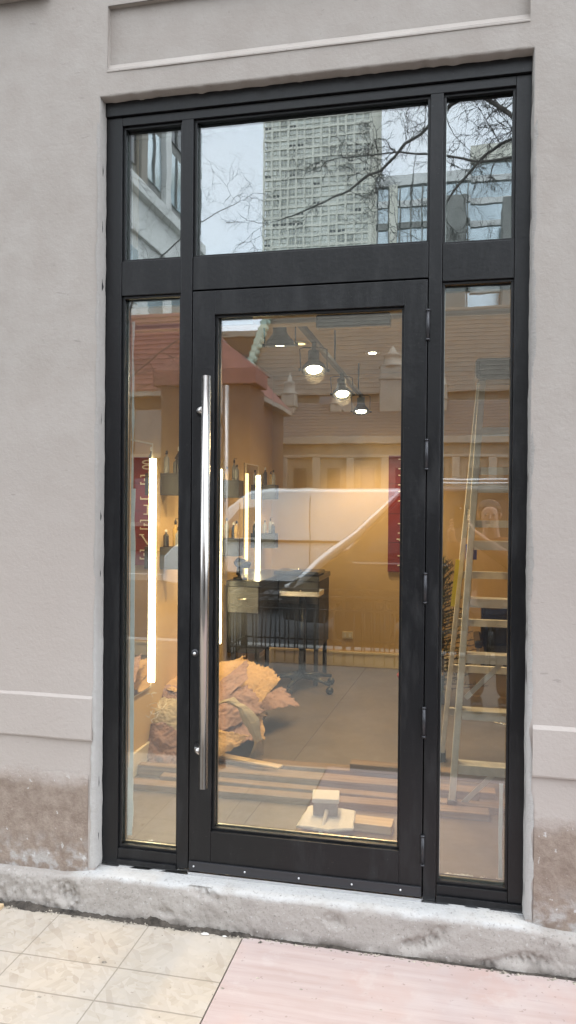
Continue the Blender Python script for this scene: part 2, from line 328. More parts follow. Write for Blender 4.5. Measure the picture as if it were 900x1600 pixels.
# ------------------------------------------------------------------ mesh helpers
class MB:
    def __init__(s): s.v = []; s.f = []; s.sm = []
    def add(s, vs, fs, smooth=False):
        o = len(s.v); s.v += [tuple(p) for p in vs]; s.f += [tuple(i+o for i in f) for f in fs]; s.sm += [smooth]*len(fs); return s
    def box(s, x0, x1, y0, y1, z0, z1):
        vs = [(x,y,z) for z in (z0,z1) for y in (y0,y1) for x in (x0,x1)]
        return s.add(vs, [(0,2,3,1),(4,5,7,6),(0,1,5,4),(2,6,7,3),(0,4,6,2),(1,3,7,5)])
    def obox(s, c, sx, sy, sz, m):          # oriented box about c
        vs = [Vector(c)+m@Vector((x*sx/2,y*sy/2,z*sz/2)) for z in (-1,1) for y in (-1,1) for x in (-1,1)]
        return s.add(vs, [(0,2,3,1),(4,5,7,6),(0,1,5,4),(2,6,7,3),(0,4,6,2),(1,3,7,5)])
    def beam(s, p, q, wd, dp, up=(0,0,1)):   # rectangular bar from p to q
        p = Vector(p); q = Vector(q); d = (q-p); l = d.length; d.normalize()
        a = d.cross(Vector(up)); 
        if a.length < 1e-4: a = d.cross(Vector((0,1,0)))
        a.normalize(); b = a.cross(d)
        return s.obox((p+q)/2, wd, dp, l, Matrix((a, b, d)).transposed())
    def tube(s, pts, rad, n=8, cap=True, smooth=True):
        pts = [Vector(p) for p in pts]; k = len(pts)
        if not isinstance(rad, (list, tuple)): rad = [rad]*k
        vs = []; pv = None
        for i, p in enumerate(pts):
            d = (pts[min(i+1,k-1)]-pts[max(i-1,0)]).normalized()
            if pv is None:
                a = d.cross(Vector((0,0,1)));
                if a.length < .05: a = d.cross(Vector((1,0,0)))
            else: a = pv-d*pv.dot(d)
            a.normalize(); pv = a; b = d.cross(a)
            for j in range(n):
                t = 2*pi*j/n; vs.append(p+(a*cos(t)+b*sin(t))*rad[i])
        fs = [(i*n+j, i*n+(j+1)%n, (i+1)*n+(j+1)%n, (i+1)*n+j) for i in range(k-1) for j in range(n)]
        s.add(vs, fs, smooth)
        if cap:
            o = len(s.v)-len(vs)
            s.f.append(tuple(o+j for j in range(n))[::-1]); s.sm.append(False)
            s.f.append(tuple(o+(k-1)*n+j for j in range(n))); s.sm.append(False)
        return s
    def lathe(s, c, prof, n=16, ax='z'):
        vs = []
        for r, h in prof:
            for j in range(n):
                t = 2*pi*j/n; p = (r*cos(t), r*sin(t), h)
                if ax == 'y': p = (p[0], p[2], p[1])
                if ax == 'x': p = (p[2], p[0], p[1])
                vs.append((c[0]+p[0], c[1]+p[1], c[2]+p[2]))
        k = len(prof)
        fs = [(i*n+j, i*n+(j+1)%n, (i+1)*n+(j+1)%n, (i+1)*n+j) for i in range(k-1) for j in range(n)]
        fs += [tuple(range(n))[::-1], tuple((k-1)*n+j for j in range(n))]
        return s.add(vs, fs, True)
    def prism(s, poly, y0, y1):              # polygon in x,z extruded along y
        k = len(poly)
        vs = [(x,y0,z) for x,z in poly]+[(x,y1,z) for x,z in poly]
        fs = [tuple(range(k)), tuple(range(k,2*k))[::-1]]+[(i,(i+1)%k+0,(i+1)%k+k,i+k)[::-1] for i in range(k)]
        return s.add(vs, fs)
    def build(s, name, m, parent=None, bevel=0, loc=None, label=None, cat=None, group=None, kind=None, seg=2):
        me = bpy.data.meshes.new(name); me.from_pydata(s.v, [], s.f); me.validate(); 
        if len(me.polygons) == len(s.sm): me.polygons.foreach_set('use_smooth', s.sm)
        me.update()
        o = bpy.data.objects.new(name, me); C.objects.link(o); me.materials.append(MT[m] if isinstance(m, str) else m)
        if loc is not None:                  # geometry given in world space, origin moved to loc
            me.transform(Matrix.Translation(-Vector(loc))); o.location = loc
        if parent is not None:
            o.parent = parent; o.matrix_parent_inverse = Matrix.Identity(4)
            if loc is None: me.transform(Matrix.Translation(-wloc(parent)))
            else: o.location = Vector(loc)-wloc(parent)
        if bevel:
            b = o.modifiers.new('bevel', 'BEVEL'); b.width = bevel; b.segments = seg; b.limit_method = 'ANGLE'; b.angle_limit = R_(40)
        tag(o, label, cat, group, kind); return o
def wloc(o):
    v = Vector((0,0,0))
    while o is not None: v += o.location; o = o.parent
    return v
def tag(o, label=None, cat=None, group=None, kind=None):
    if label: o['label'] = label
    if cat: o['category'] = cat
    if group: o['group'] = group
    if kind: o['kind'] = kind
def thing(name, label, cat, loc=(0,0,0), group=None):
    o = bpy.data.objects.new(name, None); C.objects.link(o); o.location = loc; o.empty_display_size = .1
    tag(o, label, cat, group); return o
def fix_normals(o):
    import bmesh
    bm = bmesh.new(); bm.from_mesh(o.data); bmesh.ops.recalc_face_normals(bm, faces=bm.faces); bm.to_mesh(o.data); bm.free()

# ================================================================== LARGE STRUCTURE
GZ = -.15                                     # pavement level
RZ = -.30                                     # road level
MB().box(-400,400,-4.45,-.04,GZ-.25,GZ-.012).build('pavement', 'pavement', kind='structure')
MB().box(-400,-.95,-5.35,-4.45,GZ-.25,GZ-.016).build('pavement', 'pavement', kind='structure')
MB().box(3.6,400,-5.35,-4.45,GZ-.25,GZ-.016).build('pavement', 'pavement', kind='structure')
MB().box(-.95,3.6,-5.35,-4.45,GZ-.25,GZ-.03).build('planter_soil', 'soil', kind='structure')
MB().box(-400,400,-5.5,-5.35,RZ-.1,GZ-.012).build('kerb', 'kerb', kind='structure', bevel=.02)
MB().box(-400,400,-13,-5.5,RZ-.3,RZ).build('road', 'asphalt', kind='structure')
MB().box(-400,400,-13.15,-13,RZ-.1,GZ-.012).build('kerb', 'kerb', kind='structure', bevel=.02)
MB().box(-400,400,-400,-13.15,GZ-.25,GZ-.02).build('far_pavement', 'pavement', kind='structure')

# ---- the facade building
W, H = 1.543, 2.87
fac = thing('storefront_building', 'grey painted stucco building wall with chipped concrete plinth around the glass entrance', 'building', (0,0,0))
YF = -.05
wb = MB()
def grid_wall(x0, x1, z0, z1, y, step=.06, amp=.0015):
    nx = max(1, int((x1-x0)/step)); nz = max(1, int((z1-z0)/step)); vs = []
    for j in range(nz+1):
        for i in range(nx+1):
            x = x0+(x1-x0)*i/nx; z = z0+(z1-z0)*j/nz
            vs.append((x, y-amp*2*noise.noise(Vector((x*3, 1.7, z*3))), z))
    fs = [(j*(nx+1)+i, j*(nx+1)+i+1, (j+1)*(nx+1)+i+1, (j+1)*(nx+1)+i) for j in range(nz) for i in range(nx)]
    wb.add(vs, fs, True)
# solid wall blocks behind a slightly uneven skin
wb.box(-4,0,YF+.004,.25,-.2,6); wb.box(W,6,YF+.004,.25,-.2,6)
wb.box(0,W,YF+.004,.25,H,2.966); wb.box(0,W,-.028,.25,2.966,3.2); wb.box(0,W,YF+.004,.25,3.2,6)
wb.box(0,.03,YF+.004,0,2.966,3.2); wb.box(1.527,W,YF+.004,0,2.966,3.2)
grid_wall(-4,-.0,-.03,6,YF); grid_wall(W,6,-.03,6,YF)
grid_wall(0,W,H,2.966,YF,.05); grid_wall(0,W,3.2,6,YF)
grid_wall(0,.03,2.966,3.2,YF,.03); grid_wall(1.527,W,2.966,3.2,YF,.03)
wall = wb.build('wall', 'stucco', fac)
# sloped shelf at the foot of the recessed panel over the door
MB().prism([(0,0),(1,0),(1,1),(0,1)],0,1)
m = MB(); vs = [(.03,-.030,2.992),(1.527,-.030,2.992),(1.527,YF-.003,2.960),(.03,YF-.003,2.960),(.03,-.030,2.955),(1.527,-.030,2.955),(1.527,YF-.003,2.955),(.03,YF-.003,2.955)]
m.add(vs, [(3,2,1,0),(3,7,6,2),(4,5,6,7)]); m.build('panel_sill', 'stucco', fac)
# raised bands near knee height on both piers, with bevelled tops
for x0, x1 in ((-4,-.013),(W+.016,6)):
    m = MB(); n_ = 60
    pr = [(YF+.002,.646),(YF-.009,.632),(YF-.011,.482),(YF-.009,.476),(YF+.002,.476)]
    vs = []; fs = []
    for i in range(n_+1):
        x = x0+(x1-x0)*i/n_
        for y, z in pr: vs.append((x, y+.002*noise.noise(Vector((x*4,z*9,0))), z+.002*noise.noise(Vector((x*5,3,z)))))
    for i in range(n_):
        for j in range(4): fs.append((i*5+j, i*5+j+1, (i+1)*5+j+1, (i+1)*5+j))
    fs.append((0,1,2,3,4)); fs.append(tuple(n_*5+j for j in (4,3,2,1,0)))
    o = m.add(vs, fs).build('trim_band', 'stucco', fac); fix_normals(o)
# uneven brown render proud of the wall below the bands
for x0, x1 in ((-3,-.028),(W+.024,5)):
    m = MB(); nx = int((x1-x0)/.02); nz = 24; vs = []
    for j in range(nz+1):
        for i in range(nx+1):
            x = x0+(x1-x0)*i/nx; z = -.035+.385*j/nz
            e = min(1, j/2, (nz-j)/3)
            vs.append((x, YF-.001-.0025*e*(1+1.6*noise.fractal(Vector((x*14,2,z*14)), 1, 2, 4)), z+(.012*noise.noise(Vector((x*12,5,0))) if j == nz else 0)))
    o = m.add(vs, [(j*(nx+1)+i, j*(nx+1)+i+1, (j+1)*(nx+1)+i+1, (j+1)*(nx+1)+i) for j in range(nz) for i in range(nx)], True).build('render_coat', 'stucco', fac)
# cornice far above left corner
MB().box(-4,-.2,YF-.05,YF,3.262,3.33).build('cornice', 'stucco', fac, bevel=.004)
# cement patches down both reveals
for xa, sgn in ((0,1),(W,-1)):
    m = MB(); n_ = 120; vs = []; 
    for i in range(n_+1):
        z = H*i/n_; e = .002+.003*noise.noise(Vector((z*14,xa,0)))*(1+noise.noise(Vector((z*60,xa,4))))
        y1 = -.004
        vs += [(xa+sgn*.0015+sgn*e*.35, YF-.001, z), (xa+sgn*(.004+abs(e)*.9), y1, z), (xa-sgn*(.009+.012*max(0,1-z/1.0)+.009*noise.noise(Vector((z*9,xa+3,1)))+.006*noise.noise(Vector((z*45,xa+3,1)))), YF-.0012-.002*max(0,1-z/1.0), z)]
    fs = []
    for i in range(n_):
        a = i*3; fs += [(a,a+1,a+4,a+3),(a+2,a,a+3,a+5)]
    if sgn < 0: fs = [f[::-1] for f in fs]
    m.add(vs, fs, True).build('cement_patch', 'patch' , fac)
# ragged soffit lip over the frame
m = MB(); n_ = 160; vs = []
for i in range(n_+1):
    x = W*i/n_; d = .006+.008*abs(noise.noise(Vector((x*9,0,3))))+.006*noise.noise(Vector((x*30,1,3)))
    vs += [(x, YF-.0015, H+.004), (x, YF-.0005, H-d*.6), (x, 0.004, H-d)]
fs = []
for i in range(n_): a = i*3; fs += [(a,a+1,a+4,a+3),(a+1,a+2,a+5,a+4)]
m.add(vs, [f[::-1] for f in fs], True).build('lintel_edge', 'stucco', fac)
# concrete plinth / door ledge, eroded
m = MB(); nx = 900; x0, x1 = -1.2, 2.6; vs = []
prof = [(.02,.0),(-.02,-.001),(-.045,-.002),(-.07,-.004),(-.084,-.008),(-.091,-.018),(-.094,-.035),(-.095,-.05),(-.096,-.065),(-.097,-.08),(-.098,-.095),(-.099,-.11),(-.10,-.125),(-.103,-.14),(-.106,-.165)]
fine_ = []
for a_, b_ in zip(prof, prof[1:]):
    k_ = max(1, int(math.hypot(a_[0]-b_[0], a_[1]-b_[1])/.0055))
    fine_ += [(a_[0]+(b_[0]-a_[0])*q_/k_, a_[1]+(b_[1]-a_[1])*q_/k_) for q_ in range(k_)]
prof = fine_+[prof[-1]]
for i in range(nx+1):
    x = x0+(x1-x0)*i/nx
    op = max(0, min(1, (x+.12)/.16))*max(0, min(1, (W+.12-x)/.16))
    for k, (y, z) in enumerate(prof):
        f = k/(len(prof)-1)
        d = .55*noise.fractal(Vector((x*9,y*9+1,z*12)), .7, 2.1, 6)+.55*noise.fractal(Vector((x*42,y*42+4,z*42)), .6, 2.1, 5)
        a = (.0026 if op > .5 else .0065)*min(1, f*3)
        a *= 1+1.3*max(0, min(1, (.8-x)/.2))*max(0, (f-.4)/.6)
        yy = y+a*d - .004*max(0, noise.noise(Vector((x*3,7,z*5))))
        pit = noise.noise(Vector((x*6+3,4,z*14)))
        if pit > .30 and f > .4: yy += (pit-.30)*.05*(1+noise.noise(Vector((x*70,z*80,2))))
        zz = z-(1-op)*.022+.003*min(1, f*4)*noise.noise(Vector((x*14,y*20,9)))
        if k == 0: yy = .02
        vs.append((x, yy, zz))
K = len(prof)
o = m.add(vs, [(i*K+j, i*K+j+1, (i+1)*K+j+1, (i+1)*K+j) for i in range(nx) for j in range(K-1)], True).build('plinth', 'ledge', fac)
# upper storeys continue plainly so the canyon closes
# ================================================================== STOREFRONT
sf = thing('glass_entrance', 'black framed glass storefront with centre door, two sidelights and three transom panes', 'storefront', (0,0,0))
def bx(name, mtl, x0, x1, y0, y1, z0, z1, par=sf, bev=.0015, **k): return MB().box(x0,x1,y0,y1,z0,z1).build(name, mtl, par, bevel=bev, **k)
FD = .09
bx('jamb','frame',.004,.068,0,FD,.0,2.8105); bx('jamb','frame',1.489,1.539,0,FD,.0,2.8105)
bx('head_flashing','frame',.004,1.539,-.012,FD,2.812,2.864)
bx('head','frame',.0685,1.4885,0,FD,2.80-.022,2.810)
bx('mullion','frame',.305,.349,-.002,FD-.002,.012,2.777); bx('mullion','frame',1.206,1.250,-.002,FD-.002,.0,2.777)
bx('transom_bar','frame',.0695,.3035,.001,FD,2.143,2.271); bx('transom_bar','frame',.3505,1.2045,.001,FD,2.150,2.271); bx('transom_bar','frame',1.2515,1.4875,.001,FD,2.134,2.262)
bx('bottom_rail','frame',.0695,.3035,.001,FD,0,.060); bx('bottom_rail','frame',1.2515,1.4875,.001,FD,-.004,.056)
bx('sill_flashing','frame',.0695,.3035,-.010,.0005,.004,.022); bx('sill_flashing','frame',1.252,1.539,-.010,-.0025,-.006,.022)
bx('side_flashing','frame_dark',-.001,.0035,-.03,.03,0,2.86); bx('side_flashing','frame_dark',1.5395,1.5425,-.03,.03,0,2.86)
# panes with glazing stops (four stops each)
def pane(x0, x1, z0, z1, par=sf, yg=.034):
    s = .009
    bx('glazing_stop','frame',x0,x1,.012,.030,z1-s,z1,par,.001); bx('glazing_stop','frame',x0,x1,.012,.030,z0,z0+s,par,.001)
    bx('glazing_stop','frame',x0,x0+s,.0125,.0295,z0+s,z1-s,par,.001); bx('glazing_stop','frame',x1-s,x1,.0125,.0295,z0+s,z1-s,par,.001)
    bx('spacer_bar','alu_trim',x0+s*.4,x1-s*.4,.044,.052,z0+.001,z0+.011,par,0)
    bx('spacer_bar','alu_trim',x0+.0005,x0+.0105,.044,.052,z0+.011,z1-.001,par,0)
    g = MB().box(x0+.0003,x1-.0003,yg,yg+.006,z0+.0003,z1-.0003).build('glass_pane','glass',par)
    return g
pane(.0685,.3045,2.2715,2.7775); pane(.3495,1.2055,2.2715,2.7775); pane(1.2505,1.4885,2.2625,2.7775)
pane(.0685,.3045,.0605,2.1425); pane(1.2505,1.4885,.0565,2.1335)
MB().box(.0,1.54,-.02,FD,-.012,-.0005).build('threshold', 'alu_trim', sf, bevel=.002)
# ---- the door
door = thing('door', None, None); door.parent = sf
bd = dict(par=door)
dx0, dx1 = .353, 1.202
bx('stile','frame',dx0,.4365,-.003,.05,.012,2.143,**bd); bx('stile','frame',1.1235,dx1,-.003,.05,.012,2.143,**bd)
bx('top_rail','frame',.437,1.123,-.0025,.05,2.056,2.143,**bd); bx('bottom_rail','frame',.437,1.123,-.0025,.05,.012,.160,**bd)
pane(.4367,1.1233,.1603,2.0557,door)
bx('door_sweep','hinge',dx0+.002,dx1-.002,-.012,-.0035,.012,.046,**bd)
bx('threshold_strip','alu_trim',dx0,dx1,-.016,.0,-.0003,.008,**bd)
for x in (.375,.57,.77,.96,1.13):
    MB().lathe((x,-.0145,.030), [(.0035,0),(.0035,.0025),(.002,.0035)][::-1], 8, 'y').build('sweep_screw','alu_trim',door)
for z in (1.985,1.54,1.08,.617,.173):
    h = MB().tube([(1.2045,-.009,z-.05),(1.2045,-.009,z+.05)], .0062, 10).build('hinge','hinge',door)
    for q in (-.05,.05): MB().lathe((1.2045,-.009,z+q), [(.0075,-.003),(.0075,.003)], 10).build('hinge_cap','hinge',door)
# long pull bar outside on two offset stand-offs, its twin inside
m = MB().tube([(.430,-.075,.346),(.430,-.075,1.820)], .0165, 20); hd = m.build('pull_bar','steel',door)
for z in (1.70,.475):
    MB().tube([(.384,-.003,z),(.392,-.03,z),(.405,-.058,z),(.425,-.075,z)], .0145, 12).build('standoff','steel',door)
MB().tube([(.418,.10,.39),(.418,.10,1.79)], .009, 16).build('pull_bar','steel',door)
for z in (1.60,.50): MB().tube([(.418,.10,z),(.41,.049,z)], .008, 10).build('standoff','steel',door)
MB().lathe((.371,-.007,.815), [(.006,-.001),(.0135,0),(.014,.004)], 18, 'y').build('lock_ring','hinge',door)
MB().lathe((.371,-.012,.813), [(.0055,0),(.006,.006)], 12, 'y').build('lock_core','alu_trim',door)
MB().box(.80,1.07,.055,.11,2.005,2.053).build('door_closer','black',door,bevel=.008,seg=3)
for x0_, x1_ in ((1.190,1.2055),(.3495,.366)): MB().box(x0_,x1_,.0515,.066,.0,2.15).build('gap_light_stop','frame_dark',sf)  # added behind the door gaps to block the interior light showing through
MB().box(.366,1.19,.0515,.066,2.135,2.15).build('gap_light_stop','frame_dark',sf)
# torn white strips of protective film left on the glass edges, plus one imitated sky reflection
def strip(x, y, z0, z1, wd, seed, m='plaster', par=sf, name='film_and_sky_strip'):
    q = MB(); n_ = 40; vs = []
    for i in range(n_+1):
        z = z0+(z1-z0)*i/n_; a = noise.noise(Vector((z*6,seed,0)))*.004; b = noise.noise(Vector((z*8,seed+9,0)))*.006
        vs += [(x+a, y, z), (x+wd+b, y+.001*sin(z*30), z), (x+wd+b, y+.002, z), (x+a, y+.002, z)]
    fs = []
    for i in range(n_):
        a = i*4; fs += [(a,a+1,a+5,a+4),(a+2,a+3,a+7,a+6),(a+1,a+2,a+6,a+5),(a+3,a,a+4,a+7)]
    q.add(vs, fs).build(name, m, par)
strip(.086,.060,.12,1.42,.017,1,'white'); strip(.086,.062,1.22,2.06,.008,5); strip(.085,.05,.09,.35,.02,8); strip(1.462,.07,.07,.40,.012,3)
bx('film_and_sky_strip','white',.438,.565,.056,.058,2.03,2.054,door,0)  # white strip stands in for sky reflected along the top of the door glass

# ================================================================== SHOP INTERIOR
XL, XR, YB, ZC = -.26, 2.35, 3.8, 2.48
MB().box(XL-.1,XR+.1,.0905,YB+.1,-.2,-.0).build('shop_floor','floor',kind='structure')
MB().box(XL-.1,XL,.2505,YB,.0,ZC+.1).build('shop_wall','yellow_wall',kind='structure')
MB().box(XR,XR+.1,.2505,YB,.0,ZC+.1).build('shop_wall','yellow_wall',kind='structure')
MB().box(XL-.1,XR+.1,YB,YB+.1,.0,ZC+.1).build('shop_wall','yellow_wall',kind='structure')
MB().box(XL,XR,.42,YB,ZC,ZC+.1).build('shop_ceiling','ceiling',kind='structure')
MB().box(XL,XR,.36,.42,2.10,ZC+.5).build('bulkhead','ceiling',kind='structure')
MB().box(-.02,1.56,.355,.3598,2.12,3.0).build('transom_backing','dark_board',kind='structure')
MB().box(XL,XR,.0905,.355,2.9,3.0).build('bulkhead_lid','dark_board',kind='structure')
MB().box(-.02,1.56,.0905,.355,2.118,2.123).build('bulkhead_floor','ceiling',kind='structure')
m = MB(); m.box(XL+.001,XR-.001,YB-.016,YB-.0005,.0,.105); m.box(XL+.001,XR-.001,YB-.022,YB-.0005,.105,.125); m.build('baseboard','base',kind='structure',bevel=.003)
MB().box(XL+.0005,XL+.015,.30,YB-.023,.0,.12).build('baseboard','base',kind='structure',bevel=.003)
MB().beam((.42,.1,.0),(.58,YB-.03,.0),.003,.0016).build('floor_joint','jointdark',kind='structure')

# wall outlets
for x, z, lb in ((.414,.262,'cream double outlet plate low on the back wall, right of the rolling tray'),(.20,.30,'small pale outlet low on the back wall beside the tray pole')):
    t = thing('wall_outlet', lb, 'outlet', (x,YB,z), 'outlets on the back wall')
    wd = .045 if x > .3 else .03
    MB().box(x-wd,x+wd,YB-.008,YB-.0005,z-.03,z+.03).build('cover_plate','base',t,bevel=.003)
    for s in (-1,1): MB().box(x+s*wd*.45-.008,x+s*wd*.45+.008,YB-.010,YB-.0082,z-.014,z+.014).build('socket','white',t,bevel=.002)

# three tall wall mirrors with light tubes down their sides
for i, (ya, yb_, lb) in enumerate(((.56,1.09,'tall salon mirror nearest the glass, its bright light tube reaching down behind the paper'),
        (1.71,2.25,'tall salon mirror in the middle of the left wall, half hidden by the door stile'),
        (2.89,3.28,'tall salon mirror farthest from the glass, above the black counter'))):
    t = thing('wall_mirror', lb, 'mirror', (XL,(ya+yb_)/2,1.0), 'lit mirrors on the left wall')
    MB().box(XL+.0005,XL+.012,ya,yb_,.40,1.68).build('backing','base',t)
    MB().box(XL+.0125,XL+.016,ya+.03,yb_-.03,.41,1.67).build('mirror_glass','mirror',t)
    for y, k in ((ya+.012,0),(yb_-.012,1)):
        mm = 'led_dim' if (i == 2 and k == 0) else 'led'
        MB().box(XL+.0125,XL+.034,y-.008,y+.008,.43,1.60).build('light_tube',mm,t,bevel=.004)

# black box shelves with bottles on them
def bottle(x, y, z, h, r, mtl, lb, kind):
    t = thing('bottle', lb, 'bottle', (x,y,z), 'bottles on the wall shelves')
    pr = [(r*.96,0),(r,.004),(r,h*.62),(r*.82,h*.70),(r*.36,h*.76),(r*.34,h*.84)]
    MB().lathe((x,y,z), pr, 14).build('bottle_body',mtl,t)
    c = MB().lathe((x,y,z+h*.84), [(r*.45,0),(r*.45,h*.10),(r*.3,h*.16)], 12)
    if kind == 1: c.tube([(x,y,z+h*.98),(x,y,z+h*1.05),(x+r*1.3,y,z+h*1.05)], r*.14, 6)
    c.build('cap','black' if mtl != 'black' else 'white',t)
shelf_where = ['behind the left sidelight','in the middle of the left wall','at the far end of the left wall']
bcol = ['greyplastic','amber','black','greyplastic']
bname = {'white':'white','amber':'amber','black':'black','greyplastic':'grey'}
for i, (ya, yb_) in enumerate(((1.22,1.33),(2.35,2.46),(3.43,3.54))):
    for j, (za, zb) in enumerate(((1.41,1.53),(1.01,1.13))):
        tier = ('upper','lower')[j]
        t = thing('box_shelf', f'{tier} black box shelf {shelf_where[i]}', 'shelf', (XL,(ya+yb_)/2,za), 'black box shelves on the left wall')
        a, b = XL+.0005, XL+.12
        for nm, q in (('bottom_panel',(a,b,ya,yb_,za,za+.012)),('top_panel',(a,b,ya,yb_,zb-.012,zb)),('end_panel',(a,b,ya,ya+.012,za+.0125,zb-.0125)),('end_panel',(a,b,yb_-.012,yb_,za+.0125,zb-.0125)),('back_panel',(a,a+.01,ya+.0125,yb_-.0125,za+.0125,zb-.0125)),('front_panel',(b-.012,b-.001,ya+.0125,yb_-.0125,za+.0125,zb-.0125))):
            MB().box(*q).build(nm,'blackmatt',t,bevel=.001)
        nb = 3
        for k in range(nb):
            mtl = bcol[(k*3+i+j*2)%4]; h = (.17,.13,.20,.15)[(k+i+j)%4]
            y = ya+.03+.05*(k==1)
            pos = ('innermost','middle','outermost')[k]; cn_ = bname[mtl]
            bottle(XL+.025+.035*k, y, zb+.0005, h*.72, .0155, mtl, f'{cn_} bottle, {pos} on the {tier} shelf {shelf_where[i]}', k%2)

# red lettered board on the back wall
sg = thing('wall_sign', 'dark red vertical board reading BELIEVE in cream letters on the back wall', 'sign', (.9,YB,1.3))
MB().box(.75,1.05,YB-.025,YB-.0005,.813,1.786).build('board','red',sg,bevel=.003)
for z in (1.06,1.30,1.55): MB().box(.7505,1.0495,YB-.0265,YB-.0255,z-.0015,z+.0015).build('board_joint','frame_dark',sg)
def letter(ch, x, z, w_, h, y0, y1, par):
    q = MB(); s = .019; t = .011
    def bar(a, b, c, d): q.box(x+a*w_, x+b*w_, y0, y1, z+c*h, z+d*h)
    def ser(a, c): q.box(x+(a-.12)*w_, x+(a+.22)*w_, y0+.0003, y1, z+c*h-(t/2 if c > .5 else -t*0)-0*t, z+c*h+(t/2 if c > .5 else t))
    if ch in 'EBL':
        q.box(x+.16*w_, x+.16*w_+s, y0, y1, z, z+h); q.box(x, x+.16*w_, y0, y1, z, z+t*.8); q.box(x, x+.16*w_, y0, y1, z+h-t*.8, z+h)
    if ch == 'E':
        for a in (0, .45, 1): q.box(x+.16*w_+s, x+w_*(.95 if a != .45 else .7), y0, y1, z+a*(h-t), z+a*(h-t)+t)
        for a in (0, 1): q.box(x+w_*.95, x+w_, y0, y1, z+(h*.0 if a == 0 else h*.74), z+(h*.26 if a == 0 else h))
        q.box(x+w_*.7, x+w_*.76, y0, y1, z+h*.36, z+h*.64)
    if ch == 'L':
        q.box(x+.16*w_+s, x+w_*.95, y0, y1, z, z+t); q.box(x+w_*.95, x+w_, y0, y1, z, z+h*.3)
    if ch == 'I':
        c = x+w_*.5; q.box(c-s/2, c+s/2, y0, y1, z, z+h); q.box(c-w_*.28, c-s/2, y0, y1, z, z+t*.8); q.box(c+s/2, c+w_*.28, y0, y1, z, z+t*.8); q.box(c-w_*.28, c-s/2, y0, y1, z+h-t*.8, z+h); q.box(c+s/2, c+w_*.28, y0, y1, z+h-t*.8, z+h)
    if ch == 'B':
        for zc, r in ((z+h*.26, h*.26), (z+h*.76, h*.24)):
            pts = [(x+.16*w_+s, zc-r+.005)]+[(x+w_*.45+cos(a)*w_*.42, zc+sin(a)*(r-.005)) for a in [pi*(-.5+k/8) for k in range(9)]]+[(x+.16*w_+s, zc+r-.005)]
            for a, b in zip(pts, pts[1:]): q.beam((a[0],(y0+y1)/2,a[1]),(b[0],(y0+y1)/2,b[1]),.011,y1-y0,(0,1,0))
    if ch == 'V':
        q.beam((x+.1*w_,(y0+y1)/2,z+h),(x+.5*w_,(y0+y1)/2,z),.018,y1-y0,(0,1,0)); q.beam((x+.9*w_,(y0+y1)/2,z+h),(x+.5*w_,(y0+y1)/2,z),.011,y1-y0-.001,(0,1,0))
        q.box(x-.06*w_, x+.28*w_, y0, y1, z+h-t*.4, z+h+t*.4); q.box(x+.74*w_, x+1.04*w_, y0, y1, z+h-t*.4, z+h+t*.4)
    q.build('letter', 'cream', par)
for i, ch in enumerate('BELIEVE'): letter(ch, .832, 1.672-.1345*i, .15, .088, YB-.030, YB-.0252, sg)

# track light
tl = thing('track_light', 'black ceiling track with four caged spotlights shining warm', 'track light', (.55,2,2.48))
MB().box(.535,.565,.55,3.62,2.235,2.262).build('track','darkmetal',tl,bevel=.003)
for y in (.9,2.1,3.3): MB().tube([(.55,y,2.262),(.55,y,2.48)],.006,8).build('stem','darkmetal',tl)
heads = [(.52,.70,2.09,(0,.15)),(.555,1.36,2.09,(.10,-.34)),(.565,2.34,2.10,(.12,-.40)),(.565,3.36,2.11,(.05,-.2))]
for i, (x, y, z, tlt) in enumerate(heads):
    hd_ = thing('lamp_head', None, None, (x,y,z)); hd_.parent = tl; hd_.location = Vector((x,y,z))-Vector((.55,2,2.48))
    ax = Vector((tlt[0], tlt[1], -1)).normalized(); rot = (-ax).to_track_quat('Z', 'Y').to_matrix()
    def pt(p): return Vector((x,y,z))+rot@(Vector(p)*.86)
    s = MB(); pr = [(.036,.125),(.036,.065),(.042,.05),(.072,.016),(.074,.0),(.078,-.004),(.078,-.012),(.070,-.012),(.066,.002),(.02,.03)]
    q = MB(); q.lathe((0,0,0), [(r,h) for r,h in pr], 22); q.v = [tuple(pt(p)) for p in q.v]; q.build('shade','darkmetal',hd_)
    q = MB(); q.lathe((0,0,0), [(.001,-.008),(.044,-.006),(.048,.002),(.02,.006)], 20); q.v = [tuple(pt(p)) for p in q.v]; q.build('bulb','bulb',hd_)
    q = MB(); q.tube([pt((-.082,0,-.004)),pt((-.086,0,.145)),pt((-.06,0,.155)),pt((.06,0,.155)),pt((.086,0,.145)),pt((.082,0,-.004))],.0032,6,smooth=False); q.build('yoke','darkmetal',hd_)
    MB().tube([(x*.5+.275,y,2.235),(x,y,2.20),pt((0,0,.15))],.013,8).build('adapter','darkmetal',hd_)
    for s_ in (-1,1): MB().tube([pt((s_*.08,0,-.004)),pt((s_*.096,0,-.004))],.008,8).build('knob','darkmetal',hd_)
    ld = bpy.data.lights.new('spot_glow','SPOT'); ld.energy = 46; ld.color = (1,.66,.33); ld.spot_size = R_(130); ld.spot_blend = .6; ld.shadow_soft_size = .05
    lo = bpy.data.objects.new('spot_glow', ld); C.objects.link(lo); lo.location = pt((0,0,-.03)); lo.rotation_euler = ax.to_track_quat('-Z','Y').to_euler()
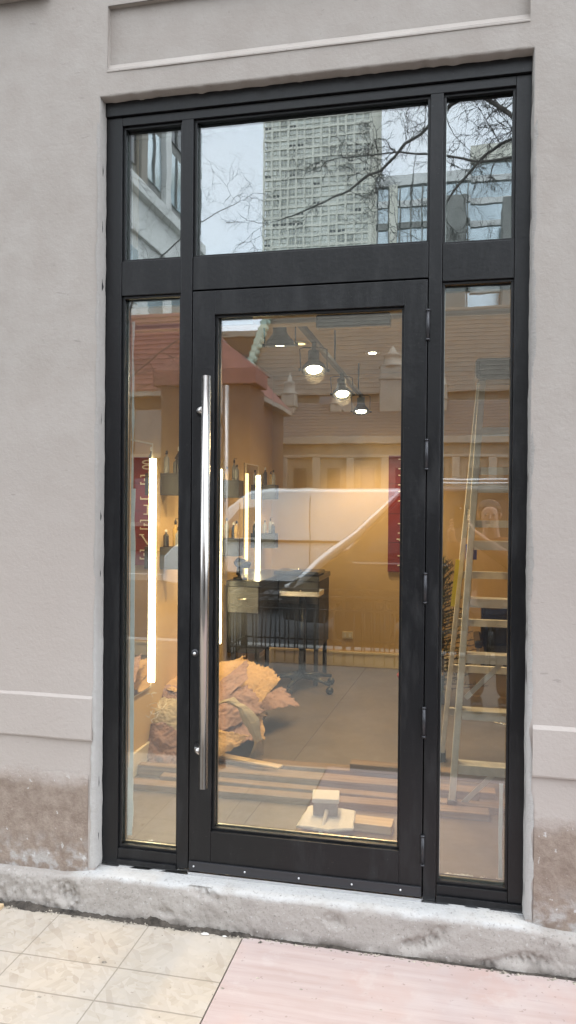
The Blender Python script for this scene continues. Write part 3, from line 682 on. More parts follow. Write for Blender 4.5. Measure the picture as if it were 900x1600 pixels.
# small recessed ceiling lights
for i, (x, y, lb) in enumerate(((.70,2.9,'recessed ceiling light beyond the last spotlight'),(.25,2.5,'recessed ceiling light left of the spotlight track'))):
    t = thing('ceiling_light', lb, 'ceiling light', (x,y,ZC), 'recessed ceiling lights')
    MB().lathe((x,y,ZC), [(.055,-.006),(.055,-.0005),(.032,-.0005),(.032,-.006)], 24).build('trim_ring','white',t)
    MB().lathe((x,y,ZC), [(.001,-.0075),(.030,-.0075),(.030,-.0062)], 20).build('lens','bulb' if i != 1 else 'led_dim',t)
    if i != 1:
        ld = bpy.data.lights.new('downlight_glow','SPOT'); ld.energy = 34; ld.color = (1,.67,.36); ld.spot_size = R_(140); ld.spot_blend = .8; ld.shadow_soft_size = .06
        lo = bpy.data.objects.new('downlight_glow', ld); C.objects.link(lo); lo.location = (x,y,ZC-.02)

# black counter by the left wall
ct = thing('reception_counter', 'black counter with grey front standing against the left wall', 'counter', (.02,3.2,0))
MB().box(-.239,.31,2.97,3.5,.79,.83).build('worktop','black',ct,bevel=.004)
MB().box(-.239,.0,2.39,2.9695,.80,.84).build('worktop','black',ct,bevel=.004)
MB().box(-.232,-.012,2.398,2.409,.62,.798).build('drawer_front','greylam',ct,bevel=.003)
MB().box(.0,.30,2.985,2.999,.62,.789).build('drawer_front','greylam',ct,bevel=.003)
MB().box(-.235,-.008,2.41,2.98,.34,.799).build('cabinet','blackmatt',ct,bevel=.003)
MB().box(-.235,.305,3.0,3.46,.28,.789).build('cabinet','blackmatt',ct,bevel=.003)
for x, y in ((-.2,2.45),(-.03,2.45),(.28,3.03),(-.2,3.43),(.28,3.43)): MB().box(x-.015,x+.015,y-.015,y+.015,0,.35).build('leg','blackmatt',ct)
for x, y, in ((-.12,2.3965),(.15,2.9835)): MB().tube([(x-.03,y,.715),(x-.03,y-.012,.715),(x+.03,y-.012,.715),(x+.03,y,.715)],.004,6).build('drawer_pull','chrome',ct)

hdv = thing('hair_dryer', 'small black hair dryer standing on the counter end', 'hair dryer', (-.17,2.5,.84))
q = MB().lathe((-.17,2.5,.84),[(.05,0.001),(.05,.012),(.02,.02),(.018,.07)],14); q.build('stand_foot','black',hdv)
q = MB().tube([(-.20,2.5,.94),(-.18,2.5,.955),(-.14,2.5,.95),(-.10,2.5,.94)],[.03,.042,.034,.022],14); q.build('nozzle','black',hdv)
MB().tube([(-.175,2.5,.94),(-.18,2.5,.87)],[.017,.02],10).build('handle','black',hdv)
bg_ = thing('black_tray', 'long glossy black tray with a chrome dish on the counter', 'tray', (.1,3.15,.83))
MB().box(-.05,.30,3.0,3.3,.8305,.862).build('tray_body','black',bg_,bevel=.012,seg=3)
MB().lathe((.13,3.04,.863),[(.02,0),(.06,.012),(.064,.016)],16).build('chrome_dish','chrome',bg_)
# rolling salon tray
tr_ = thing('rolling_tray', 'salon tray on a black pole with a five-armed castor base', 'trolley', (.2,2.9,0))
MB().box(.055,.335,2.78,3.0,.700,.712).build('tray_bottom','chrome',tr_,bevel=.003)
for q in ((.055,.335,2.772,2.7795,.700,.735),(.055,.335,3.0005,3.008,.700,.735),(.047,.0545,2.78,3.0,.700,.735),(.3355,.343,2.78,3.0,.700,.735)): MB().box(*q).build('tray_rim','silver',tr_,bevel=.002)
MB().tube([(.20,2.9,.10),(.20,2.9,.70)],.027,14).build('pole','black',tr_)
for k in range(5):
    a = 2*pi*k/5-.5; e = (.20+.26*cos(a), 2.9+.26*sin(a))
    arm = MB().tube([(.20,2.9,.10),(.2+.13*cos(a),2.9+.13*sin(a),.095),(e[0],e[1],.07)],[.022,.018,.013],8).build('base_arm','black',tr_)
    MB().lathe((e[0],e[1]-.012,.028),[(.027,0),(.027,.024)],14,'y').build('castor','black',tr_)

# traffic cone behind the paper
cn = thing('traffic_cone', 'orange red traffic cone standing behind the paper heap by the first mirror', 'cone', (-.14,1.25,.28))
MB().lathe((-.125,1.50,.0),[(.09,.02),(.075,.10),(.026,.60),(.014,.68),(.010,.68)],20).build('cone_body','orange',cn)
MB().box(-.235,-.015,1.39,1.61,.0,.02).build('cone_foot','orange',cn,bevel=.006)

# stepladder (front frame towards the glass)
ld_ = thing('stepladder', 'aluminium stepladder with a black top cap standing behind the right sidelight', 'ladder', (1.6,1.05,0))
def ql(z, side):         # points on rails: front (y smaller) and rear, left/right
    t = z/2.0
    return t
XLB, XLT, XRB, XRT = 1.30, 1.42, 1.90, 1.78
for xb, xt in ((XLB,XLT),(XRB,XRT)):
    MB().beam((xb,.84,.03),(xt,1.0,1.97),.065,.030,(1,0,0)).build('front_rail','alu',ld_,bevel=.003)
    MB().beam((xb-.055,1.50,.03),(xt-.012,1.08,1.95),.045,.024,(1,0,0)).build('rear_rail','alu',ld_,bevel=.003)
    MB().box(xb-.02,xb+.02,.80,.89,0,.05).build('rubber_foot','blackmatt',ld_,bevel=.004)
    MB().box(xb-.075,xb-.035,1.47,1.54,0,.05).build('rubber_foot','blackmatt',ld_,bevel=.004)
MB().box(1.385,1.82,.93,1.14,1.945,2.045).build('top_cap','black',ld_,bevel=.02,seg=3)
for i, z in enumerate((.20,.44,.69,.94,1.20,1.46,1.72)):
    t = z/1.97; xa = XLB+(XLT-XLB)*t+.014; xb = XRB+(XRT-XRB)*t-.014; y = .84+.16*t
    MB().box(xa,xb,y-.035,y+.045,z,z+.006).build('step','alu',ld_)
    MB().box(xa,xb,y-.035,y-.031,z-.034,z-.0005).build('step_lip','alu',ld_)
    if i < 6:
        yr = 1.50-.42*t; MB().box(xa-.055*(1-t)-.02,xb+.015,yr-.004,yr+.022,z+.06,z+.095).build('rear_brace','alu',ld_)
for z in (.20,.69):
    t = z/1.97; xa = XLB+(XLT-XLB)*t+.014; y = .84+.16*t
    MB().beam((xa,y,z-.20),(xa+.16,y,z-.03),.004,.022).build('knee_brace','alu',ld_)
for x_ in (1.385,1.79):
    MB().beam((x_,.955,1.33),(x_-.01,1.13,1.05),.020,.005,(1,0,0)).build('spreader','silver',ld_); MB().beam((x_,1.25,1.30),(x_-.01,1.13,1.05),.020,.005,(1,0,0)).build('spreader','silver',ld_)
MB().box(1.355,1.382,1.17,1.172,1.30,1.35).build('brass_plate','chrome',ld_)
MB().beam((1.293,1.262,.86),(1.316,1.200,1.10),.003,.020,(1,0,0)).build('yellow_label','ylabel',ld_)
MB().box(1.35,1.40,.925,.927,1.12,1.19).build('tape_patch','tape',ld_)
MB().box(1.62,1.70,.855,.8565,.895,.925).build('step_label','white',ld_)

# small decorated fir tree
ft = thing('fir_tree', 'small dark artificial fir tree with glass balls behind the stepladder', 'fir tree', (1.22,2.7,0))
MB().tube([(1.22,2.7,0),(1.22,2.7,.98)],[.02,.005],8).build('trunk','bark',ft)
q = MB(); br = MB()
for i in range(150):
    z = .10+.86*(i/150)**.9; a = i*2.39996; r = .30*(1-z/1.02)+.04; e = Vector((1.22+r*cos(a), 2.7+r*sin(a), z+.03+.05*rnd.random())); s0 = Vector((1.22,2.7,z))
    br.tube([s0,e],[.004,.002],4,False)
    for k in range(40):
        t = .08+.92*k/40; p = s0.lerp(e,t); d = Vector((rnd.gauss(0,1),rnd.gauss(0,1),rnd.gauss(0,.7))).normalized()+(e-s0).normalized()*.6; d.normalize()
        sd_ = d.cross(Vector((0,0,1))).normalized()*.0026; l = .026+.012*rnd.random()
        q.add([p-sd_,p+sd_,p+d*l],[(0,1,2)])
q.build('needles','needle',ft,kind='stuff'); br.build('branches','bark',ft,kind='stuff')
for i in range(9):
    a = -pi/2+(i*1.3%2.6-1.3); z = .2+.07*i; r = (.30*(1-z/1.02)+.05)
    MB().lathe((1.22+r*cos(a),2.7+r*sin(a),z),[(.001,-.022),(.012,-.018),(.02,-.008),(.022,0),(.02,.008),(.012,.018),(.003,.022)],12).build('glass_ball','chrome' if i%2 else 'orange',ft)
# black salon chair
sc = thing('salon_chair', 'low black padded salon chair on a round chrome base behind the stepladder', 'chair', (1.72,2.55,0))
MB().box(1.47,1.97,2.30,2.75,.30,.42).build('seat','black',sc,bevel=.04,seg=4)
MB().box(1.48,1.96,2.74,2.86,.38,.72).build('backrest','black',sc,bevel=.05,seg=4)
for x in (1.43,1.96): MB().box(x,x+.05,2.34,2.74,.46,.51).build('armrest','black',sc,bevel=.015,seg=3); MB().box(x+.015,x+.035,2.5,2.56,.34,.46).build('arm_post','chrome',sc)
MB().lathe((1.72,2.52,0),[(.27,0),(.27,.012),(.10,.03),(.04,.05),(.035,.30)],28).build('pedestal','chrome',sc)

# ---- lumber on the floor
planks = [  # x0,x1,yc,width,thick,rot,z,mat,label
 (-.25,1.06,1.16,.085,.035,.015,.0,'oldpine','dusty board farthest from the glass in the row of lumber'),
 (.80,1.66,1.14,.075,.038,-.02,.036,'oldpine','short board lying across the far end of the lumber row'),
 (-.25,1.50,1.04,.075,.03,-.010,.0,'oldpine','long grey board second from the back of the lumber row'),
 (-.24,1.42,.935,.055,.055,.012,.0,'oldpine','square dusty timber in the middle of the lumber row'),
 (-.10,1.60,.86,.06,.03,-.014,.0,'oldpine','long board with the squared pale end near the right jamb'),
 (-.25,1.46,.76,.075,.03,.01,.0,'oldpine','board nearest the glass in the lumber row, ending under the ladder'),
 (.02,.48,1.08,.05,.012,-.30,.055,'pine','short pale lath lying askew on the boards by the door handle')]
for x0, x1, yc, wd, th, ro, z, mt_, lb in planks:
    o = MB().box(-(x1-x0)/2,(x1-x0)/2,-wd/2,wd/2,0,th).build('plank',mt_,bevel=.003); o.location = ((x0+x1)/2,yc,z+.001); o.rotation_euler = (0,0,ro); tag(o,lb,'plank','lumber on the shop floor')
# plasterer's bits on the floor right behind the door glass
o = MB().box(-.19,.19,-.045,.045,0,.035).build('wood_block','pine',bevel=.002); o.location = (.87,.545,.001); o.rotation_euler = (0,0,-.05); tag(o,'clean pale pine offcut lying under the white plaster board','wood block')
pb = MB(); 
rim = []
cor = [(-.125,-.085),(-.085,.095),(.02,.088),(.115,.075),(.108,-.075),(.0,-.105)]
for k in range(40):
    t = k/40*6; a_ = int(t); p = Vector((*cor[a_],0)).lerp(Vector((*cor[(a_+1)%6],0)), t-a_); m_ = 1+.05*noise.noise(Vector((k*.9,3,1)))
    rim.append((p.x*m_, p.y*m_))
rim = rim[::-1]
pb.add([(x,y,0) for x,y in rim]+[(x*1.01,y*1.01,.007) for x,y in rim]+[(x*.97,y*.97,.010+.003*rnd.random()) for x,y in rim],
       [tuple(range(40))[::-1]]+[(j,(j+1)%40,(j+1)%40+40,j+40) for j in range(40)]+[(j+40,(j+1)%40+40,(j+1)%40+80,j+80) for j in range(40)]+[tuple(range(80,120))])
o = pb.build('plaster_board','plaster'); o.location = (.79,.50,.038); o.rotation_euler = (R_(6),R_(2),.12); tag(o,'crusted white plasterer hawk board lying on the pine offcut','plaster board')
br_ = thing('block_brush', 'white plaster-caked block brush with a grey body and drip-covered handle', 'brush', (.80,.56,.06))
rm = Matrix.Rotation(.12,3,'Z')
MB().obox((.775,.535,.080),.105,.075,.060,rm).build('bristle_block','greyplastic',br_,bevel=.006)
MB().obox((.775,.538,.120),.115,.088,.020,rm@Matrix.Rotation(.1,3,'X')).build('top_plate','plaster',br_,bevel=.004)
MB().tube([(.785,.50,.075),(.783,.45,.05),(.775,.40,.02),(.772,.385,.012)],[.009,.009,.008,.008],8).build('handle','plaster',br_)

# ---- torn paper heap
def sheet(name, c, w_, h, rz, tilt, seed, mtl, lb, amp=.03, droop=.35, n_=26):
    q = MB(); vs = []; sd_ = seed*7.31
    m3 = Matrix.Rotation(rz,3,'Z')@Matrix.Rotation(tilt[0],3,'X')@Matrix.Rotation(tilt[1],3,'Y')
    for j in range(n_+1):
        for i in range(n_+1):
            u = i/n_-.5; v = j/n_-.5
            e = max(abs(u),abs(v))*2
            k = 1+.10*noise.fractal(Vector((u*9+sd_,v*9,sd_)),1,2,4)*(e**4)
            x = u*w_*k; y = v*h*k
            rg = 1-abs(noise.noise(Vector((x*7+sd_,y*7,sd_))))*2
            z = amp*1.1*rg+amp*.8*noise.noise(Vector((x*16,y*16+sd_,3)))-droop*(u*u*w_+v*v*h)*(1+.4*noise.noise(Vector((u*3,v*3,sd_))))
            p = m3@Vector((x,y,z))+Vector(c); p.z = max(p.z,.004+.002*rnd.random()); vs.append(p)
    fs = [(j*(n_+1)+i,j*(n_+1)+i+1,(j+1)*(n_+1)+i+1,(j+1)*(n_+1)+i) for j in range(n_) for i in range(n_)]
    o = q.add(vs,fs,False).build(name,mtl,label=lb,cat='paper',group='torn paper heaped on the floor')
    s = o.modifiers.new('thick','SOLIDIFY'); s.thickness = .0025
    return o
QS = {
'a': [(-0.432, 1.55, 0.343), (0.023, 1.95, 0.395), (0.021, 1.45, 0.267), (-0.219, 1.25, 0.336)] ,
'b': [(0.002, 1.95, 0.393), (0.241, 1.85, 0.339), (0.183, 1.5, 0.229), (0.018, 1.46, 0.279)] ,
'c': [(0.228, 1.8, 0.365), (0.303, 1.72, 0.325), (0.226, 1.45, 0.223), (0.158, 1.48, 0.247)] ,
'd': [(-0.02, 1.4, 0.327), (0.09, 1.75, 0.425), (0.152, 1.5, 0.358), (0.038, 1.28, 0.254)] ,
'e': [(-0.005, 1.3, 0.281), (0.162, 1.52, 0.339), (0.278, 1.42, 0.22), (0.06, 1.16, 0.138)] ,
'f': [(0.103, 2.0, 0.138), (0.214, 2.15, 0.175), (0.367, 1.98, 0.112), (0.203, 1.72, 0.129)] ,
'g': [(0.042, 1.16, 0.178), (0.256, 1.18, 0.147), (0.218, 1.12, 0.109), (0.089, 1.02, 0.051)] ,
'h': [(-0.357, 1.35, 0.355), (-0.142, 1.32, 0.349), (-0.105, 1.22, 0.261), (-0.29, 1.28, 0.282)] ,
'i': [(-0.383, 1.2, 0.213), (-0.313, 1.28, 0.288), (-0.091, 1.2, 0.308), (-0.053, 1.08, 0.16)] ,
'j': [(-0.395, 1.16, 0.154), (-0.174, 1.1, 0.22), (-0.036, 1.05, 0.164), (-0.037, 1.0, 0.035)] ,
'k': [(-0.476, 1.3, 0.101), (-0.337, 1.18, 0.145), (-0.212, 1.04, -0.026), (-0.356, 1.06, -0.065)] ,
'l': [(-0.3, 1.12, 0.131), (-0.046, 1.06, 0.134), (-0.016, 0.98, 0.011), (-0.21, 1.0, -0.012)] ,
'm': [(-0.654, 1.75, 0.43), (-0.376, 1.65, 0.432), (-0.258, 1.35, 0.335), (-0.496, 1.35, 0.321)] ,
'n': [(-0.055, 1.45, 0.288), (0.2, 1.55, 0.243), (0.294, 1.25, 0.102), (0.046, 1.15, 0.08)] ,
}
LBS = {'a': ('kraft', 'large smooth brown sheet forming the top of the heap beside the door stile'), 'b': ('kraft', 'orange brown fold on the right crest of the heap'), 'c': ('kraft', 'narrow rolled brown edge at the far right of the heap'), 'd': ('rosin', 'dark mauve wedge of paper under the top brown sheet'), 'e': ('rosin', 'wide mauve sheet sloping down the middle of the heap'), 'f': ('rosin', 'ragged pink flap reaching right across the floor'), 'g': ('kraft', 'pale brown scrap at the foot of the heap by the door stile'), 'h': ('rosin', 'mauve layer just under the brown sheet in the left sidelight'), 'i': ('palepaper', 'pale bulging sheet in the middle of the left sidelight'), 'j': ('rosin', 'pink torn sheet below the pale one in the left sidelight'), 'k': ('redpaper', 'dull red sheet at the lower left edge of the left sidelight'), 'l': ('rosin', 'lowest mauve sheet beside the mullion in the left sidelight'), 'm': ('kraft', 'orange brown sheet behind the first light tube'), 'n': ('rosin', 'shadowed sheet filling the heap below its crest')}
def quad_sheet(c, seed, mtl, lb, amp, n_=48):
    q = MB(); vs = []; sd_ = seed*5.17; TL, TR, BR, BL = [Vector(p) for p in c]
    nrm = (TR-TL).cross(BL-TL).normalized(); sz = ((TR-TL).length+(BL-TL).length)/2
    if nrm.y > 0: nrm = -nrm
    for j in range(n_+1):
        for i in range(n_+1):
            u = i/n_; v = j/n_; e = (max(abs(u-.5),abs(v-.5))*2)**5
            u2 = u+.075*e*noise.fractal(Vector((u*7+sd_,v*7,1)),.6,2.2,6); v2 = v+.075*e*noise.fractal(Vector((u*7+sd_,v*7,5)),.6,2.2,6)
            p = (TL*(1-u2)+TR*u2)*(1-v2)+(BL*(1-u2)+BR*u2)*v2
            rg = 1-2*abs(noise.noise(Vector((p.x*9+sd_,p.y*9,p.z*9))))
            d = amp*.8*rg+amp*.45*(1-2*abs(noise.noise(Vector((p.x*26,p.z*26+sd_,p.y*26)))))+amp*.30*(1-2*abs(noise.noise(Vector((p.x*60,p.z*60+sd_,p.y*60)))))+sz*.08*(1-(2*u-1)**2)*(1-(2*v-1)**2)*(.6+.6*noise.noise(Vector((u*2,v*2,sd_))))
            p = p+nrm*d; p.z = max(p.z,.004+.001*rnd.random()); vs.append(p)
    o = q.add(vs,[(j*(n_+1)+i,j*(n_+1)+i+1,(j+1)*(n_+1)+i+1,(j+1)*(n_+1)+i) for j in range(n_) for i in range(n_)],True).build('torn_paper',mtl,label=lb,cat='paper',group='torn paper heaped on the floor')
    s = o.modifiers.new('thick','SOLIDIFY'); s.thickness = .0012
    return o
for i, (k, c) in enumerate(QS.items()): quad_sheet(c, i+1, LBS[k][0], LBS[k][1], .015)
sheet('torn_paper',(-.08,1.62,.20),.62,.5,.2,(-.1,.05),21,'kraft','hidden back sheet of brown paper behind the crest of the heap',amp=.02,droop=.5)
# curling strip hanging down the front
q = MB(); vs = []
cp = [(0.09, 1.15, 0.318), (0.165, 1.13, 0.348), (0.237, 1.12, 0.315), (0.295, 1.11, 0.243), (0.324, 1.12, 0.15), (0.293, 1.2, 0.039)]
n_ = 40
for i in range(n_+1):
    t = i/n_*(len(cp)-1); a = min(int(t),len(cp)-2); p = Vector(cp[a]).lerp(Vector(cp[a+1]),t-a); wd = .030+.012*sin(i*.35)+.01*i/n_
    for k in range(5):
        u = k/4-.5; vs.append(p+Vector((u*wd*2*.75, -.01*cos(u*5)+.004*noise.noise(Vector((i*.4,k*.7,2))), u*wd*.8+.006*noise.noise(Vector((i*.5,k,8))))))
o = q.add(vs,[(i*5+k,i*5+k+1,(i+1)*5+k+1,(i+1)*5+k) for i in range(n_) for k in range(4)]).build('paper_strip','palepaper',label='long pale paper strip curling down the front of the heap to the floor',cat='paper'); s = o.modifiers.new('thick','SOLIDIFY'); s.thickness = .0025
# shredded wrapping tangle
q = MB()
for i in range(60):
    p = Vector((-.31,1.10,.30))+Vector((rnd.gauss(0,.03),rnd.gauss(0,.02),rnd.gauss(0,.035))); pts = [p]
    for k in range(4): p = p+Vector((rnd.gauss(0,.018),rnd.gauss(0,.012),rnd.gauss(0,.018))); pts.append(p)
    q.tube(pts,.0016,3,False,False)
q.build('shredded_wrap','white',label='tangle of white shredded wrapping on the left of the heap',cat='wrapping')
# plaster dust and scraps at the foot of the sidelights inside
q = MB()
for i in range(260):
    s = rnd.random(); x = 1.26+.22*rnd.random() if s < .7 else .08+.21*rnd.random(); y = .10+.11*rnd.random()**1.5; z = .0; r = .002+.012*rnd.random()**2
    a = rnd.random()*6.28; vs = [(x+r*cos(a+k*1.57)*(1+.5*rnd.random()),y+r*sin(a+k*1.57),.001+.004*rnd.random()) for k in range(4)]+[(x,y,.004+.006*rnd.random())]
    q.add(vs,[(0,1,4),(1,2,4),(2,3,4),(3,0,4)])
q.build('plaster_crumbs','plaster',kind='stuff')
MB().box(1.255,1.485,.10,.155,.0005,.006).build('masking_paper','palepaper',label='strip of pale masking paper inside the right sidelight foot',cat='paper',bevel=.001)

# ================================================================== ON THE PAVEMENT
o = MB().box(-2.2,.590,-1.60,-.112,GZ-.011,GZ).build('strand_board','osb',label='tan strand board sheet with printed grid lines on the pavement at left',cat='board',bevel=.001)
o = MB().box(.595,3.1,-1.62,-.106,GZ-.011,GZ+.001).build('plywood_sheet','ply',label='pink tinted plywood sheet on the pavement at right',cat='board',bevel=.001)
MB().box(-.52,-.33,-.150,-.122,GZ+.0,GZ+.014).build('wood_lath','pine',label='pale wooden lath lying against the plinth at far left',cat='lath',bevel=.003)
q = MB()
for i in range(1500):
    x = -1.0+2.9*rnd.random()**1.1; y = -.112-abs(rnd.gauss(0,.009)) if rnd.random() < .93 else -.12-.5*rnd.random()
    if x > .62 and rnd.random() < .55: continue
    r = .0010+.0055*rnd.random()**3; a = rnd.random()*6.28; h = r*(.4+.8*rnd.random())
    vs = [(x+r*cos(a+k*1.57)*(1+.8*rnd.random()),y+r*sin(a+k*1.57)*(.6+.6*rnd.random()),GZ+.0012) for k in range(4)]+[(x+r*.2,y,GZ+.001+h)]
    q.add(vs,[(0,1,4),(1,2,4),(2,3,4),(3,0,4)])
MT['grit'] = mat('masonry_grit',(.26,.23,.19),.95,0,0,1,.85,60,detail=2)
q.build('rubble_crumbs','grit',kind='stuff')
MT['dirt'] = mat('dark_dirt',(.055,.046,.038),1,0,1,70,.6,40)
q = MB(); vs = []; n_ = 420
for i in range(n_+1):
    x = -1.1+3.0*i/n_; k = 1 if x < .62 else .45
    wd = (.012+.016*max(0,noise.fractal(Vector((x*7,3,1)),1,2,5))+.006*noise.noise(Vector((x*50,1,1))))*k; h = (.010+.022*max(0,noise.noise(Vector((x*6,8,2))))+.006*noise.noise(Vector((x*60,2,5))))*k
    vs += [(x,-.100,GZ+h),(x,-.104-wd*.5,GZ+h*.45+.002),(x,-.106-wd,GZ+.0012)]
q.add(vs,[(i*3+k,i*3+k+1,(i+1)*3+k+1,(i+1)*3+k) for i in range(n_) for k in range(2)],True).build('dirt_line','dirt',kind='stuff')
for x, y, r, lb in ((.53,-.125,.009,'white plaster lump lying where the two sheets meet'),(.46,-.128,.016,'flat white plaster flake by the plinth'),(.19,-.36,.009,'small dark pebble on the strand board')):
    q = MB(); q.lathe((0,0,0),[(r*.7,0),(r,r*.15),(r*.7,r*.35),(r*.2,r*.4)],9); q.v = [(a*(1+.5*noise.noise(Vector((a*90,b*90,1)))),b*.45*(1+.4*noise.noise(Vector((a*80,b*80,4)))),c) for a,b,c in q.v]
    o = q.build('plaster_chip','plaster' if 'dark' not in lb else 'grit'); o.location = (x,y,GZ+.001); o.rotation_euler = (0,0,.1); tag(o,lb,'chip')

# ================================================================== ACROSS THE STREET (seen mirrored in the panes)
# planter fence by the kerb
fn = thing('planter_fence', 'low black wrought iron fence round the street tree bed', 'fence', (1.3,-4.9,GZ))
FX0, FX1, FY0, FY1 = -.93, 3.5, -4.66, -5.28
zt, zm, zb_ = .47, .34, -.06
for x0,y0,x1,y1 in ((FX0,FY0,FX1,FY0),(FX0,FY1,FX1,FY1),(FX0,FY0,FX0,FY1),(FX1,FY0,FX1,FY1)):
    for z, th in ((zt,.022),(zm,.014),(zb_,.018)): MB().beam((x0,y0,z),(x1,y1,z),.03,th,(0,0,1) if True else 0).build('rail','iron',fn)
    l = math.hypot(x1-x0,y1-y0); k_ = int(l/.098)
    for k in range(k_+1):
        t = k/k_; x = x0+(x1-x0)*t; y = y0+(y1-y0)*t
        if k%12 == 0: MB().box(x-.018,x+.018,y-.018,y+.018,GZ-.03,zt+.05).build('fence_post','iron',fn)
        else: MB().tube([(x,y,GZ-.03),(x,y,zm)],.0075,5).build('picket','iron',fn)
    q = MB()
    for k in range(k_):
        t = (k+.5)/k_; x = x0+(x1-x0)*t; y = y0+(y1-y0)*t; dx = (x1-x0)/l; dy = (y1-y0)/l
        q.tube([(x+dx*.043*cos(a),y+dy*.043*cos(a),(zt+zm)/2+.048*sin(a)) for a in [2*pi*j/10 for j in range(11)]],.0055,4,False)
    q.build('scroll_rings','iron',fn)

# street trees
def tree(name, label, base, limbs, seed, twigs, spread, droop=0.0, rt=.13):
    t = thing(name, label, 'tree', base, 'bare street trees'); rg = random.Random(seed)
    tw = MB()
    def sm(pts, n=4):
        pts = [Vector(p) for p in pts]; out = []
        for i in range(len(pts)-1):
            p0 = pts[max(i-1,0)]; p1 = pts[i]; p2 = pts[i+1]; p3 = pts[min(i+2,len(pts)-1)]
            for k in range(n):
                u = k/n; out.append(.5*((2*p1)+(p2-p0)*u+(2*p0-5*p1+4*p2-p3)*u*u+(-p0+3*p1-3*p2+p3)*u**3))
        return out+[pts[-1]]
    def twig(p, d, l, r, dep):
        n_ = 6; pts = [p.copy()]; q = p.copy()
        for k in range(n_):
            d = (d+Vector((rg.gauss(0,.28),rg.gauss(0,.28),rg.gauss(-droop*.4,.26)))).normalized(); q = q+d*l/n_; pts.append(q.copy())
            if dep > 0 and rg.random() < .62:
                d2 = (d+Vector((rg.gauss(0,.8),rg.gauss(0,.8),rg.gauss(-droop,.7)))).normalized(); twig(q, d2, l*rg.uniform(.45,.75), r*(1-k/n_)*.7+.0008, dep-1)
        tw.tube(pts, [r*(1-.75*i/n_)+.0008 for i in range(n_+1)], 4 if r < .012 else 6, False)
    for i, (pts, r0_, r1_) in enumerate(limbs):
        s = sm(pts); k = len(s)
        s = [p+Vector((rg.gauss(0,1),rg.gauss(0,1),rg.gauss(0,1)))*(.018 if 0 < j < k-1 else 0)*(r0_/.1+.4) for j, p in enumerate(s)]
        MB().tube(s, [r0_+(r1_-r0_)*j/(k-1) for j in range(k)], 9).build('trunk' if i == 0 else 'limb', 'bark', t)
        if i:
            for _ in range(twigs):
                j = rg.randrange(k//4, k); d = Vector((rg.gauss(0,1),rg.gauss(0,.7),rg.gauss(-droop,.9))).normalized()
                twig(s[j], d, spread*rg.uniform(.5,1.2), .007*rg.uniform(.5,1), 3)
    tw.build('twigs','bark',t,kind='stuff')
T1 = (2.75,-5.0,GZ-.05)
tree('bare_tree','bare street tree growing in the iron fenced bed, arching over the pavement',T1,[
 ([T1,(2.72,-5.0,1.2),(2.66,-5.05,2.5),(2.7,-5.1,3.6),(2.62,-5.3,4.6)],.13,.075),
 ([(2.68,-5.08,3.3),(2.55,-5.5,4.6),(1.95,-5.8,5.42),(1.45,-5.9,5.84),(.99,-6,5.67),(.42,-6,5.20),(-.1,-6,4.9),(-.7,-6.1,4.75)],.036,.008),
 ([(2.66,-5.15,4.0),(2.2,-5.9,5.35),(1.6,-6,5.25),(1.18,-6,4.75),(.95,-6,4.2)],.026,.007),
 ([(2.62,-5.3,4.6),(2.5,-5.4,5.6),(2.2,-5.7,6.6),(1.4,-6.2,7.3)],.035,.01),
 ([(2.62,-5.3,4.5),(3.3,-5.2,5.6),(4.2,-5.4,6.3)],.06,.014),
 ([(2.62,-5.25,4.3),(2.2,-5.6,5.0),(1.5,-5.8,5.1),(.6,-6.3,5.5),(-.3,-6.6,5.6)],.022,.006)],11,14,.60,.15)
T2 = (-6.6,-13.9,GZ)
tree('bare_tree','bare street tree on the far pavement before the red roofed house',T2,[
 ([T2,(-6.6,-13.9,2.5),(-6.5,-13.9,5)],.15,.08),
 ([(-6.5,-13.9,4.6),(-5.9,-13.9,6.4),(-4.8,-14,7.6),(-3.6,-14,8.2)],.03,.006),
 ([(-6.5,-13.9,4.8),(-6.6,-13.9,7),(-6.2,-14,9)],.03,.006),
 ([(-6.5,-13.9,4.4),(-7.4,-13.8,6.2),(-8.4,-13.6,7.2)],.03,.006),
 ([(-6.5,-13.9,4.0),(-5.4,-14,4.9),(-4.2,-14.2,5.6)],.022,.006)],5,10,1.2,.1)
T3 = (7.2,-13.9,GZ)
tree('bare_tree','bare street tree on the far pavement before the church',T3,[
 ([T3,(7.2,-13.9,2.5),(7.1,-13.9,4.8)],.15,.08),
 ([(7.1,-13.9,4.4),(6.3,-13.9,6.4),(5.2,-14,7.6)],.03,.006),
 ([(7.1,-13.9,4.7),(7.4,-13.9,7),(7.9,-14,8.6)],.03,.006)],9,9,1.2,.1)

